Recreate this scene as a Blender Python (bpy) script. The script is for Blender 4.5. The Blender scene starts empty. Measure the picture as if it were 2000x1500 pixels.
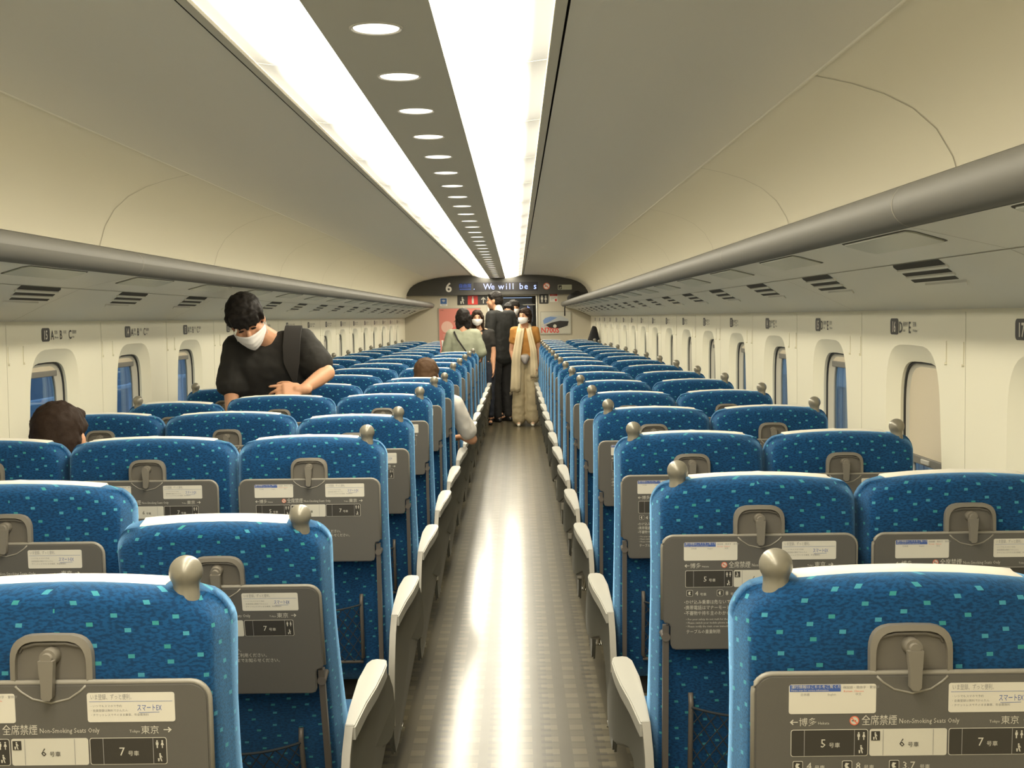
import bpy, bmesh, math, random
from mathutils import Vector, Matrix, Euler
random.seed(7)
PI = math.pi
sc = bpy.context.scene
COL = sc.collection

# ------------------------------------------------------------------ camera, world, exposure
cam_d = bpy.data.cameras.new('camera'); cam = bpy.data.objects.new('camera', cam_d); COL.objects.link(cam)
cam_d.sensor_width = 36.0; cam_d.lens = 2400 * 36.0 / 2000.0; cam_d.clip_start = 0.05; cam_d.clip_end = 200
CAM_H = 1.48
pitch, roll, yaw = 0.0541, -0.0126, -0.004
cam.matrix_world = (Matrix.Translation((0, 0, CAM_H)) @ Matrix.Rotation(-yaw, 4, 'Z')
                    @ Matrix.Rotation(PI / 2 - pitch, 4, 'X') @ Matrix.Rotation(-roll * -1, 4, 'Z'))
sc.camera = cam
w = bpy.data.worlds.new('dusk_sky'); sc.world = w; w.use_nodes = True
bg = w.node_tree.nodes['Background']; bg.inputs[0].default_value = (0.34, 0.48, 0.68, 1); bg.inputs[1].default_value = 1.25
sc.view_settings.view_transform = 'Standard'; sc.view_settings.look = 'None'
sc.view_settings.gamma = 1.0; sc.view_settings.use_curve_mapping = False
sc.view_settings.exposure = 0.0
LIGHT_E = 23.0          # ceiling light covers
DOWN_E = 2.6           # downlights

CX = -0.31             # centre line of the car
YE = 20.85             # end wall
YB = -3.2              # behind the camera
ZC = CAM_H

# ------------------------------------------------------------------ materials
def nodes_of(name):
    m = bpy.data.materials.new(name); m.use_nodes = True
    nt = m.node_tree
    return m, nt, nt.nodes['Principled BSDF']
def mat(name, col, rough=0.6, metal=0.0, spec=0.5, emit=None, es=0.0, noise=0.0, nscale=40, bump=0.0, sheen=0.0, coat=0.0):
    m, nt, b = nodes_of(name)
    b.inputs['Base Color'].default_value = (*col, 1); b.inputs['Roughness'].default_value = rough
    b.inputs['Metallic'].default_value = metal; b.inputs['Specular IOR Level'].default_value = spec
    b.inputs['Sheen Weight'].default_value = sheen; b.inputs['Coat Weight'].default_value = coat
    if emit: b.inputs['Emission Color'].default_value = (*emit, 1); b.inputs['Emission Strength'].default_value = es
    if noise or bump:
        tc = nt.nodes.new('ShaderNodeTexCoord'); n = nt.nodes.new('ShaderNodeTexNoise')
        n.inputs['Scale'].default_value = nscale; n.inputs['Detail'].default_value = 3
        nt.links.new(tc.outputs['Object'], n.inputs['Vector'])
        if noise:
            r = nt.nodes.new('ShaderNodeMapRange')
            r.inputs['To Min'].default_value = 1 - noise; r.inputs['To Max'].default_value = 1 + noise
            nt.links.new(n.outputs['Fac'], r.inputs['Value'])
            v = nt.nodes.new('ShaderNodeVectorMath'); v.operation = 'SCALE'
            v.inputs[0].default_value = col; nt.links.new(r.outputs[0], v.inputs['Scale'])
            nt.links.new(v.outputs[0], b.inputs['Base Color'])
        if bump:
            bp = nt.nodes.new('ShaderNodeBump'); bp.inputs['Strength'].default_value = bump; bp.inputs['Distance'].default_value = 0.002
            nt.links.new(n.outputs['Fac'], bp.inputs['Height']); nt.links.new(bp.outputs[0], b.inputs['Normal'])
    return m

def math_node(nt, op, a, b=None):
    n = nt.nodes.new('ShaderNodeMath'); n.operation = op
    for i, x in enumerate((a, b)):
        if x is None: continue
        if isinstance(x, (int, float)): n.inputs[i].default_value = x
        else: nt.links.new(x, n.inputs[i])
    return n.outputs[0]

def fabric_material():
    m, nt, b = nodes_of('blue_moquette')
    N, L = nt.nodes, nt.links
    tc = N.new('ShaderNodeTexCoord'); sp = N.new('ShaderNodeSeparateXYZ'); L.new(tc.outputs['Object'], sp.inputs[0])
    oi = N.new('ShaderNodeObjectInfo')
    u0 = math_node(nt, 'ADD', sp.outputs[0], math_node(nt, 'MULTIPLY', math_node(nt, 'SIGN', sp.outputs[0]), math_node(nt, 'ADD', sp.outputs[1], 0.033)))
    u0 = math_node(nt, 'ADD', u0, math_node(nt, 'MULTIPLY', oi.outputs['Random'], 3.0))
    v0 = sp.outputs[2]
    # skewed lattice of short dashes
    u = math_node(nt, 'DIVIDE', math_node(nt, 'ADD', u0, math_node(nt, 'MULTIPLY', v0, 0.42)), 0.047)
    v = math_node(nt, 'DIVIDE', math_node(nt, 'SUBTRACT', v0, math_node(nt, 'MULTIPLY', u0, 0.30)), 0.031)
    fu, fv = math_node(nt, 'FLOOR', u), math_node(nt, 'FLOOR', v)
    cb = N.new('ShaderNodeCombineXYZ'); L.new(fu, cb.inputs[0]); L.new(fv, cb.inputs[1])
    wn = N.new('ShaderNodeTexWhiteNoise'); wn.noise_dimensions = '2D'; L.new(cb.outputs[0], wn.inputs['Vector'])
    ws = N.new('ShaderNodeSeparateColor'); L.new(wn.outputs['Color'], ws.inputs[0])
    # cell centre back to surface space, jittered
    cu = math_node(nt, 'ADD', fu, math_node(nt, 'ADD', 0.30, math_node(nt, 'MULTIPLY', ws.outputs[0], 0.4)))
    cv = math_node(nt, 'ADD', fv, math_node(nt, 'ADD', 0.35, math_node(nt, 'MULTIPLY', ws.outputs[1], 0.3)))
    du = math_node(nt, 'MULTIPLY', math_node(nt, 'SUBTRACT', u, cu), 0.047)
    dv = math_node(nt, 'MULTIPLY', math_node(nt, 'SUBTRACT', v, cv), 0.031)
    # undo skew: x = (du-.42dv)/(1+.126), z = (dv+.30du)/(1.126)
    dx = math_node(nt, 'DIVIDE', math_node(nt, 'SUBTRACT', du, math_node(nt, 'MULTIPLY', dv, 0.42)), 1.126)
    dz = math_node(nt, 'DIVIDE', math_node(nt, 'ADD', dv, math_node(nt, 'MULTIPLY', du, 0.30)), 1.126)
    inx = math_node(nt, 'LESS_THAN', math_node(nt, 'ABSOLUTE', dx), 0.0046)
    inz = math_node(nt, 'LESS_THAN', math_node(nt, 'ABSOLUTE', dz), 0.0028)
    mask = math_node(nt, 'MULTIPLY', inx, inz)
    # woven ground: small darker blocks
    cb2 = N.new('ShaderNodeCombineXYZ'); L.new(math_node(nt, 'MULTIPLY', u0, 120), cb2.inputs[0]); L.new(math_node(nt, 'MULTIPLY', v0, 290), cb2.inputs[1])
    wv = N.new('ShaderNodeTexNoise'); wv.noise_dimensions = '2D'; wv.inputs['Scale'].default_value = 1.0; wv.inputs['Detail'].default_value = 1.0
    L.new(cb2.outputs[0], wv.inputs['Vector'])
    wr = N.new('ShaderNodeValToRGB'); L.new(wv.outputs['Fac'], wr.inputs['Fac'])
    wr.color_ramp.elements[0].position = .36; wr.color_ramp.elements[0].color = (0.003, 0.030, 0.090, 1)
    wr.color_ramp.elements[1].position = .60; wr.color_ramp.elements[1].color = (0.005, 0.060, 0.170, 1)
    no = N.new('ShaderNodeTexNoise'); no.inputs['Scale'].default_value = 14; L.new(tc.outputs['Object'], no.inputs['Vector'])
    mr = N.new('ShaderNodeMapRange'); mr.inputs['To Min'].default_value = 0.65; mr.inputs['To Max'].default_value = 1.35
    L.new(no.outputs['Fac'], mr.inputs['Value'])
    sv = N.new('ShaderNodeVectorMath'); sv.operation = 'SCALE'; L.new(wr.outputs['Color'], sv.inputs[0]); L.new(mr.outputs[0], sv.inputs['Scale'])
    tint = N.new('ShaderNodeMix'); tint.data_type = 'RGBA'; L.new(ws.outputs[2], tint.inputs['Factor'])
    tint.inputs['A'].default_value = (0.035, 0.25, 0.23, 1); tint.inputs['B'].default_value = (0.06, 0.28, 0.38, 1)
    mx = N.new('ShaderNodeMix'); mx.data_type = 'RGBA'; L.new(mask, mx.inputs['Factor'])
    L.new(sv.outputs[0], mx.inputs['A']); L.new(tint.outputs['Result'], mx.inputs['B'])
    L.new(mx.outputs['Result'], b.inputs['Base Color'])
    b.inputs['Roughness'].default_value = 0.85; b.inputs['Specular IOR Level'].default_value = 0.15
    b.inputs['Sheen Weight'].default_value = 0.85; b.inputs['Sheen Roughness'].default_value = 0.5
    b.inputs['Sheen Tint'].default_value = (0.30, 0.62, 1.0, 1)
    n2 = N.new('ShaderNodeTexNoise'); n2.inputs['Scale'].default_value = 500; L.new(tc.outputs['Object'], n2.inputs['Vector'])
    bp = N.new('ShaderNodeBump'); bp.inputs['Strength'].default_value = 0.25; bp.inputs['Distance'].default_value = 0.002
    L.new(n2.outputs['Fac'], bp.inputs['Height']); L.new(bp.outputs[0], b.inputs['Normal'])
    return m

def floor_material():
    m, nt, b = nodes_of('checked_floor')
    N, L = nt.nodes, nt.links
    tc = N.new('ShaderNodeTexCoord'); sp = N.new('ShaderNodeSeparateXYZ'); L.new(tc.outputs['Object'], sp.inputs[0])
    x, y = sp.outputs[0], sp.outputs[1]
    def band(c, per, off, wid):
        f = math_node(nt, 'FRACT', math_node(nt, 'ADD', math_node(nt, 'DIVIDE', c, per), off))
        return math_node(nt, 'LESS_THAN', f, wid)
    a = math_node(nt, 'MULTIPLY', band(x, 0.092, 0.1, 0.52), band(y, 0.124, 0.0, 0.42))
    c = math_node(nt, 'MULTIPLY', band(x, 0.092, 0.1, 0.52), band(y, 0.124, 0.5, 0.36))
    d = math_node(nt, 'MULTIPLY', band(x, 0.184, 0.62, 0.2), band(y, 0.062, 0.25, 0.45))
    no = N.new('ShaderNodeTexNoise'); no.inputs['Scale'].default_value = 3; L.new(tc.outputs['Object'], no.inputs['Vector'])
    def mixc(fac, A, B):
        n = N.new('ShaderNodeMix'); n.data_type = 'RGBA'
        L.new(fac, n.inputs['Factor'])
        for k, v in (('A', A), ('B', B)):
            if isinstance(v, tuple): n.inputs[k].default_value = (*v, 1)
            else: L.new(v, n.inputs[k])
        return n.outputs['Result']
    base = mixc(no.outputs['Fac'], (0.062, 0.053, 0.032), (0.086, 0.073, 0.044))
    col = mixc(math_node(nt, 'MULTIPLY', c, 0.35), base, (0.12, 0.10, 0.06))
    col = mixc(math_node(nt, 'MULTIPLY', a, 0.9), col, (0.132, 0.113, 0.069))
    col = mixc(math_node(nt, 'MULTIPLY', d, 0.5), col, (0.03, 0.026, 0.02))
    L.new(col, b.inputs['Base Color'])
    n2 = N.new('ShaderNodeTexNoise'); n2.inputs['Scale'].default_value = 9; n2.inputs['Detail'].default_value = 5
    L.new(tc.outputs['Object'], n2.inputs['Vector'])
    mr = N.new('ShaderNodeMapRange'); mr.inputs['To Min'].default_value = 0.28; mr.inputs['To Max'].default_value = 0.36
    L.new(n2.outputs['Fac'], mr.inputs['Value']); L.new(mr.outputs[0], b.inputs['Roughness'])
    bp = N.new('ShaderNodeBump'); bp.inputs['Strength'].default_value = 0.08; bp.inputs['Distance'].default_value = 0.004
    L.new(n2.outputs['Fac'], bp.inputs['Height']); L.new(bp.outputs[0], b.inputs['Normal'])
    b.inputs['Specular IOR Level'].default_value = 0.25; b.inputs['Coat Weight'].default_value = 0.30; b.inputs['Coat Roughness'].default_value = 0.13
    return m

def light_cover_material():
    m, nt, b = nodes_of('lit_cover')
    N, L = nt.nodes, nt.links
    tc = N.new('ShaderNodeTexCoord'); sp = N.new('ShaderNodeSeparateXYZ'); L.new(tc.outputs['Object'], sp.inputs[0])
    # tube lamp behind the cover: dimmer towards the ends of each cover and its outer rim
    ey = math_node(nt, 'ABSOLUTE', math_node(nt, 'DIVIDE', sp.outputs[1], 0.52))
    ex = math_node(nt, 'DIVIDE', math_node(nt, 'ABSOLUTE', sp.outputs[0]), 0.27)     # 0 at the inner rim, 1 at the outer
    sm = N.new('ShaderNodeMapRange'); sm.interpolation_type = 'SMOOTHSTEP'; L.new(ex, sm.inputs['Value'])
    sm.inputs['From Min'].default_value = 0.30; sm.inputs['From Max'].default_value = 0.86; sm.inputs['To Min'].default_value = 1.0; sm.inputs['To Max'].default_value = 0.0
    core = math_node(nt, 'MULTIPLY', sm.outputs[0], LIGHT_E)
    core = math_node(nt, 'MULTIPLY', core, math_node(nt, 'SUBTRACT', 1.0, math_node(nt, 'MULTIPLY', math_node(nt, 'POWER', ey, 5.0), 0.5)))
    edge = math_node(nt, 'SUBTRACT', 0.92, math_node(nt, 'MULTIPLY', math_node(nt, 'POWER', ey, 3.0), 0.42))
    b.inputs['Base Color'].default_value = (0.8, 0.78, 0.7, 1)
    b.inputs['Emission Color'].default_value = (1.0, 0.925, 0.745, 1)
    L.new(math_node(nt, 'ADD', core, edge), b.inputs['Emission Strength'])
    return m

def glass_material():
    m = bpy.data.materials.new('window_glass'); m.use_nodes = True
    nt = m.node_tree; nt.nodes.clear()
    o = nt.nodes.new('ShaderNodeOutputMaterial'); t = nt.nodes.new('ShaderNodeBsdfTransparent'); g = nt.nodes.new('ShaderNodeBsdfGlossy')
    g.inputs['Roughness'].default_value = 0.02; fr = nt.nodes.new('ShaderNodeFresnel'); fr.inputs['IOR'].default_value = 1.35
    t.inputs[0].default_value = (0.8, 0.9, 0.95, 1)
    mx = nt.nodes.new('ShaderNodeMixShader'); fs = nt.nodes.new('ShaderNodeMath'); fs.operation = 'MULTIPLY'; fs.inputs[1].default_value = 0.35; nt.links.new(fr.outputs[0], fs.inputs[0]); nt.links.new(fs.outputs[0], mx.inputs[0])
    nt.links.new(t.outputs[0], mx.inputs[1]); nt.links.new(g.outputs[0], mx.inputs[2]); nt.links.new(mx.outputs[0], o.inputs[0])
    return m

M = dict(
    fabric=fabric_material(), floor=floor_material(), cover_lit=light_cover_material(), glass=glass_material(),
    ceil=mat('ceiling_panel', (0.80, 0.765, 0.67), 0.55, noise=0.03, nscale=300),
    cove=mat('cove_panel', (0.82, 0.775, 0.64), 0.5),
    strip=mat('centre_strip', (0.66, 0.63, 0.54), 0.75, spec=.2),
    groove=mat('groove_dark', (0.10, 0.09, 0.07), 0.8),
    seam=mat('wall_seam', (0.62, 0.59, 0.47), 0.8),
    joint=mat('panel_joint_grey', (0.36, 0.33, 0.26), 0.8),
    wall=mat('wall_cream', (0.80, 0.76, 0.60), 0.45),
    endwall=mat('end_wall_beige', (0.52, 0.47, 0.36), 0.5),
    rail=mat('rack_rail', (0.155, 0.147, 0.125), 0.6),
    under=mat('rack_underside', (0.76, 0.74, 0.65), 0.4),
    lens=mat('reading_lens', (0.42, 0.43, 0.35), 0.3),
    vent=mat('vent_dark', (0.03, 0.027, 0.02), 0.7),
    cloth=mat('head_cloth', (0.76, 0.72, 0.62), 0.9, bump=0.3, nscale=60),
    grip=mat('grip_ball', (0.24, 0.22, 0.17), 0.33, metal=0.2, coat=0.15),
    plastic=mat('table_grey', (0.118, 0.110, 0.096), 0.45, noise=0.08, nscale=900),
    rim=mat('table_rim', (0.27, 0.25, 0.205), 0.4),
    latch=mat('latch_grey', (0.20, 0.18, 0.145), 0.38),
    latch_in=mat('latch_recess', (0.15, 0.135, 0.11), 0.5),
    arm=mat('arm_bar', (0.15, 0.13, 0.11), 0.45, metal=0.3),
    net=mat('pocket_net', (0.03, 0.035, 0.04), 0.9),
    pad=mat('armrest_pad', (0.40, 0.385, 0.335), 0.4),
    side=mat('side_panel', (0.085, 0.085, 0.07), 0.32),
    dark=mat('dark_base', (0.05, 0.045, 0.04), 0.6),
    sticker=mat('sticker_white', (0.72, 0.68, 0.58), 0.4),
    printw=mat('print_white', (0.62, 0.59, 0.50), 0.5),
    printb=mat('print_blue', (0.06, 0.12, 0.38), 0.5),
    printg=mat('print_grey', (0.32, 0.31, 0.29), 0.5),
    printd=mat('print_dark', (0.05, 0.045, 0.04), 0.5),
    boxd=mat('print_box_dark', (0.045, 0.04, 0.032), 0.5),
    red=mat('sign_red', (0.62, 0.03, 0.02), 0.45),
    orange=mat('sign_orange', (0.75, 0.18, 0.10), 0.45),
    black=mat('sign_black', (0.02, 0.018, 0.016), 0.4),
    panel=mat('sign_panel', (0.048, 0.045, 0.038), 0.45),
    led=mat('led_white', (0.1, 0.1, 0.1), 0.5, emit=(0.36, 0.46, 1.0), es=2.0),
    ledb=mat('led_blue', (0.02, 0.03, 0.08), 0.5, emit=(0.06, 0.13, 0.55), es=0.7),
    white=mat('white_paint', (0.75, 0.72, 0.64), 0.4),
    signgreen=mat('plate_green', (0.45, 0.45, 0.33), 0.4),
    wifi=mat('wifi_blue', (0.04, 0.12, 0.32), 0.4),
    chrome=mat('pedal_metal', (0.5, 0.48, 0.42), 0.3, metal=1.0),
    gasket=mat('window_gasket', (0.03, 0.03, 0.03), 0.6),
    frame=mat('window_inner_frame', (0.55, 0.52, 0.43), 0.35),
    shade=mat('shade_cloth', (0.56, 0.49, 0.36), 0.8, noise=0.04, nscale=300),
    down=mat('downlight_lens', (0.8, 0.8, 0.75), 0.4, emit=(1.0, 0.93, 0.80), es=DOWN_E),
    skin=mat('skin', (0.56, 0.29, 0.165), 0.55),
    hair=mat('black_hair', (0.014, 0.011, 0.009), 0.6, spec=.2, bump=0.6, nscale=90),
    hairb=mat('brown_hair', (0.075, 0.042, 0.022), 0.7, spec=.15, bump=0.6, nscale=90),
    hairm=mat('dark_brown_hair', (0.030, 0.018, 0.012), 0.7, spec=.15, bump=0.6, nscale=90),
    mask=mat('mask_white', (0.80, 0.76, 0.72), 0.9),
    tee=mat('black_tee', (0.016, 0.014, 0.011), 0.85, bump=0.5, nscale=22),
    strap=mat('grey_strap', (0.022, 0.019, 0.0165), 0.9),
    jeans=mat('dark_jeans', (0.025, 0.03, 0.045), 0.85),
    suit=mat('dark_suit', (0.014, 0.014, 0.012), 0.8),
    suitt=mat('dark_trousers', (0.016, 0.015, 0.014), 0.85),
    shirt=mat('white_shirt', (0.62, 0.58, 0.52), 0.85, bump=0.4, nscale=25),
    tie=mat('tie_stripe', (0.16, 0.18, 0.24), 0.7),
    sage=mat('sage_top', (0.30, 0.31, 0.22), 0.9, bump=0.5, nscale=25),
    ochre=mat('ochre_top', (0.42, 0.19, 0.04), 0.85, bump=0.3, nscale=25),
    scarf=mat('cream_scarf', (0.60, 0.49, 0.31), 0.9, bump=0.6, nscale=35),
    trous=mat('beige_trousers', (0.44, 0.36, 0.22), 0.85, bump=0.4, nscale=18),
    pouch=mat('silver_pouch', (0.28, 0.25, 0.23), 0.45, metal=0.2),
    shoe=mat('white_shoe', (0.65, 0.60, 0.48), 0.6),
    bshoe=mat('black_shoe', (0.012, 0.011, 0.01), 0.4),
    bag=mat('black_bag', (0.010, 0.009, 0.008), 0.7),
    pink=mat('poster_pink', (0.66, 0.22, 0.17), 0.5),
    pinkl=mat('poster_pale', (0.78, 0.48, 0.38), 0.5),
    postw=mat('poster_white', (0.52, 0.50, 0.41), 0.5),
    trainb=mat('train_blue', (0.16, 0.26, 0.48), 0.5),
    traing=mat('train_grey', (0.42, 0.44, 0.44), 0.5),
    alu=mat('poster_frame', (0.38, 0.36, 0.30), 0.35, metal=0.6),
)

# ------------------------------------------------------------------ helpers
def link(name, bm, m, parent=None, smooth=False, auto=None):
    me = bpy.data.meshes.new(name); bm.normal_update(); bm.to_mesh(me); bm.free()
    for x in (m if isinstance(m, (list, tuple)) else [m]): me.materials.append(x)
    if smooth:
        for p in me.polygons: p.use_smooth = True
        if auto is not None: me.set_sharp_from_angle(angle=math.radians(auto))
    o = bpy.data.objects.new(name, me); COL.objects.link(o)
    if parent: o.parent = parent
    return o
def empty(name, loc=(0, 0, 0), rz=0):
    o = bpy.data.objects.new(name, None); COL.objects.link(o); o.location = loc; o.rotation_euler = (0, 0, rz)
    o.empty_display_size = 0.1
    return o
def tag(o, label=None, cat=None, group=None, kind=None):
    if label: o['label'] = label
    if cat: o['category'] = cat
    if group: o['group'] = group
    if kind: o['kind'] = kind
    return o
def box(bm, x0, x1, y0, y1, z0, z1, bev=0.0, mi=0, seg=2):
    r = bmesh.ops.create_cube(bm, size=1.0)
    vs = r['verts']
    for v in vs:
        v.co = Vector((x0 + (v.co.x + .5) * (x1 - x0), y0 + (v.co.y + .5) * (y1 - y0), z0 + (v.co.z + .5) * (z1 - z0)))
    fs = list({f for v in vs for f in v.link_faces})
    for f in fs: f.material_index = mi
    if bev > 0:
        es = list({e for v in vs for e in v.link_edges})
        r = bmesh.ops.bevel(bm, geom=es, offset=bev, segments=seg, profile=0.5, affect='EDGES')
        for f in r['faces']: f.material_index = mi
def prism(bm, pts, fn, d0, d1, mi=0):
    """polygon pts (a,b); fn(a,b,d)->xyz; solid between d0 and d1"""
    A = [bm.verts.new(fn(a, b, d0)) for a, b in pts]; B = [bm.verts.new(fn(a, b, d1)) for a, b in pts]
    n = len(pts); fs = [bm.faces.new(A), bm.faces.new(B[::-1])]
    for i in range(n): fs.append(bm.faces.new((A[i], B[i], B[(i + 1) % n], A[(i + 1) % n])))
    for f in fs: f.material_index = mi
    bmesh.ops.recalc_face_normals(bm, faces=fs)
    return fs
def rrect(x0, x1, z0, z1, r, seg=5):
    pts = []
    for cx, cz, a0 in ((x1 - r, z1 - r, 0), (x0 + r, z1 - r, PI / 2), (x0 + r, z0 + r, PI), (x1 - r, z0 + r, 1.5 * PI)):
        for i in range(seg + 1):
            a = a0 + i / seg * PI / 2; pts.append((cx + r * math.cos(a), cz + r * math.sin(a)))
    return pts
def disc(cx, cz, r, n=20): return [(cx + r * math.cos(2 * PI * i / n), cz + r * math.sin(2 * PI * i / n)) for i in range(n)]
def tube(bm, pts, r, n=8, mi=0, cap=True):
    pts = [Vector(p) for p in pts]; rings = []
    rs = r if isinstance(r, (list, tuple)) else [r] * len(pts)
    for i, p in enumerate(pts):
        d = (pts[min(i + 1, len(pts) - 1)] - pts[max(i - 1, 0)]).normalized()
        up = Vector((0, 0, 1)) if abs(d.z) < 0.9 else Vector((1, 0, 0))
        a = d.cross(up).normalized(); b = d.cross(a)
        rings.append([bm.verts.new(p + (a * math.cos(2 * PI * k / n) + b * math.sin(2 * PI * k / n)) * rs[i]) for k in range(n)])
    fs = []
    for i in range(len(rings) - 1):
        for k in range(n): fs.append(bm.faces.new((rings[i][k], rings[i][(k + 1) % n], rings[i + 1][(k + 1) % n], rings[i + 1][k])))
    if cap: fs.append(bm.faces.new(rings[0][::-1])); fs.append(bm.faces.new(rings[-1]))
    for f in fs: f.material_index = mi
    bmesh.ops.recalc_face_normals(bm, faces=fs)
def lathe(bm, prof, c, n=24, mi=0):
    """prof [(r,z)] around vertical axis at c"""
    rings = []
    for r, z in prof:
        rings.append([bm.verts.new((c[0] + max(r, 1e-5) * math.cos(2 * PI * k / n), c[1] + max(r, 1e-5) * math.sin(2 * PI * k / n), c[2] + z)) for k in range(n)])
    fs = []
    for i in range(len(rings) - 1):
        for k in range(n): fs.append(bm.faces.new((rings[i][k], rings[i][(k + 1) % n], rings[i + 1][(k + 1) % n], rings[i + 1][k])))
    for f in fs: f.material_index = mi
    bmesh.ops.recalc_face_normals(bm, faces=fs)
def sweep(bm, prof, y0, y1, mi=0, flip=False, ny=1):
    """open profile [(x,z)] swept along Y"""
    cols = []
    for j in range(ny + 1):
        y = y0 + (y1 - y0) * j / ny
        cols.append([bm.verts.new((x, y, z)) for x, z in prof])
    for j in range(ny):
        for i in range(len(prof) - 1):
            q = (cols[j][i], cols[j][i + 1], cols[j + 1][i + 1], cols[j + 1][i])
            f = bm.faces.new(q[::-1] if flip else q); f.material_index = mi
_tc = {}
def text_into(bm, s, size, fn, mi=0, align='LEFT', res=2, sx=1.0, bold=0.0):
    """lay the glyphs of s into bm; fn(a,b)->xyz where a runs along the line and b up"""
    key = (s, res, bold)
    if key not in _tc:
        cu = bpy.data.curves.new('glyphs', 'FONT'); cu.body = s; cu.size = 1.0; cu.resolution_u = res; cu.fill_mode = 'FRONT'; cu.offset = bold
        ob = bpy.data.objects.new('glyphs', cu); COL.objects.link(ob)
        dg = bpy.context.evaluated_depsgraph_get(); me = ob.evaluated_get(dg).to_mesh()
        vs = [v.co.copy() for v in me.vertices]; ps = [tuple(p.vertices) for p in me.polygons]
        ob.evaluated_get(dg).to_mesh_clear(); bpy.data.objects.remove(ob); bpy.data.curves.remove(cu)
        _tc[key] = (vs, ps)
    vs, ps = _tc[key]
    if not vs: return
    x0 = min(v.x for v in vs); x1 = max(v.x for v in vs)
    off = {'LEFT': -x0, 'CENTER': -(x0 + x1) / 2, 'RIGHT': -x1}[align]
    nv = [bm.verts.new(fn((v.x + off) * size * sx, v.y * size)) for v in vs]
    for p in ps:
        try: f = bm.faces.new([nv[i] for i in p]); f.material_index = mi
        except ValueError: pass
def copy_part(o, parent):
    c = o.copy(); COL.objects.link(c); c.parent = parent
    for ch in o.children: copy_part(ch, c)
    return c

# ------------------------------------------------------------------ the car shell
def mirror(prof, s): return [(CX + s * h, ZC + z) for h, z in prof]
PANEL = [(0.443, 0.715), (0.55, 0.716), (0.70, 0.711), (0.85, 0.70), (1.0, 0.682), (1.136, 0.655)]
COVE = [(1.136, 0.655), (1.24, 0.632), (1.33, 0.603), (1.41, 0.562), (1.475, 0.505), (1.52, 0.43), (1.55, 0.33), (1.565, 0.20), (1.575, 0.008)]
bm = bmesh.new()
sweep(bm, [(CX - .135, ZC + .70), (CX - .135, ZC + .667), (CX + .135, ZC + .667), (CX + .135, ZC + .70)], YB, YE, 1)
for s in (-1, 1):
    sweep(bm, mirror(PANEL, s), YB, YE, 0)
    sweep(bm, mirror([(0.408, 0.74), (0.408, 0.708), (0.436, 0.712)], s), YB, YE, 1)      # lip beside the light
    sweep(bm, mirror([(0.436, 0.712), (0.437, 0.74), (0.442, 0.74), (0.443, 0.715)], s), YB, YE, 2)
    sweep(bm, mirror([(0.13, 0.70), (0.13, 0.80), (0.41, 0.80), (0.41, 0.74)], s), YB, YE, 1)   # lamp housing
ceil = link('ceiling', bm, [M['ceil'], M['strip'], M['groove']], smooth=True, auto=35); tag(ceil, 'long curved grey ceiling of the carriage', kind='structure')
for s, nm in ((-1, 'left'), (1, 'right')):
    bm = bmesh.new(); sweep(bm, mirror(COVE, s), YB, YE, 0)
    o = link('trim_%d' % (1 if s < 0 else 2), bm, M['cove'], smooth=True); tag(o, 'cream cove panel curving down behind the %s luggage rack' % nm, kind='structure')
    bm = bmesh.new()
    path = [(h - .0015, z - .0015) for h, z in COVE[:-1]]
    y = 3.42 - 2.085 * 3
    while y < YE - .3:
        sweep(bm, mirror(path, s), y - .0022, y + .0022); y += 2.085
    link('panel_joint', bm, M['joint'], o)
    bm = bmesh.new(); sweep(bm, mirror([(1.131, .6565), (1.133, .653), (1.138, .652), (1.141, .6535)], s), YB, YE)
    link('seam_bead', bm, M['cove'], o, smooth=True)

ORD = ['nearest', 'second', 'third', 'fourth', 'fifth', 'sixth', 'seventh', 'eighth', 'ninth', 'tenth', 'eleventh', 'twelfth', 'thirteenth', 'fourteenth', 'fifteenth', 'sixteenth', 'seventeenth', 'eighteenth', 'nineteenth', 'twentieth', 'twenty-first', 'twenty-second', 'twenty-third', 'twenty-fourth', 'twenty-fifth', 'twenty-sixth', 'twenty-seventh', 'twenty-eighth', 'twenty-ninth', 'thirtieth', 'thirty-first', 'thirty-second', 'thirty-third']
# light covers: a bowed diffuser every 1.04 m on either side of the centre strip
def cover_mesh():
    bm = bmesh.new(); nx, ny = 10, 12; g = []
    for j in range(ny + 1):
        t = j / ny * 2 - 1; row = []
        for i in range(nx + 1):
            u = i / nx
            z = 0.672 + 0.036 * u - 0.018 * math.sin(PI * u) * (1 - t ** 8) + 0.012
            row.append(bm.verts.new((u * 0.270, t * 0.519, z - 0.672)))
        g.append(row)
    for j in range(ny):
        for i in range(nx): bm.faces.new((g[j][i], g[j + 1][i], g[j + 1][i + 1], g[j][i + 1]))
    return bm
covL = None
for s in (-1, 1):
    proto = None
    y = 3.48 + .52 - 1.04 * 6; k = 0
    while y < YE - .1:
        if proto is None:
            bm = cover_mesh()
            if s < 0:
                for v in bm.verts: v.co.x *= -1
            proto = link('ceiling_light', bm, M['cover_lit'], smooth=True); c = proto
        else: c = proto.copy(); COL.objects.link(c)
        c.location = (CX + s * 0.1365, y, ZC + 0.672)
        n_vis = round((y - 3.48 - .52) / 1.04)
        nm_ = 'overhead behind the camera' if k < 3 else ('overhead beside the camera' if k < 4 else '%s in view from the camera' % ORD[k - 4])
        tag(c, 'long glowing light cover %s of the downlights, %s' % ('left' if s < 0 else 'right', nm_), 'ceiling light',
            'bright light covers in the %s ceiling strip' % ('left' if s < 0 else 'right'))
        y += 1.04; k += 1
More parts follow.
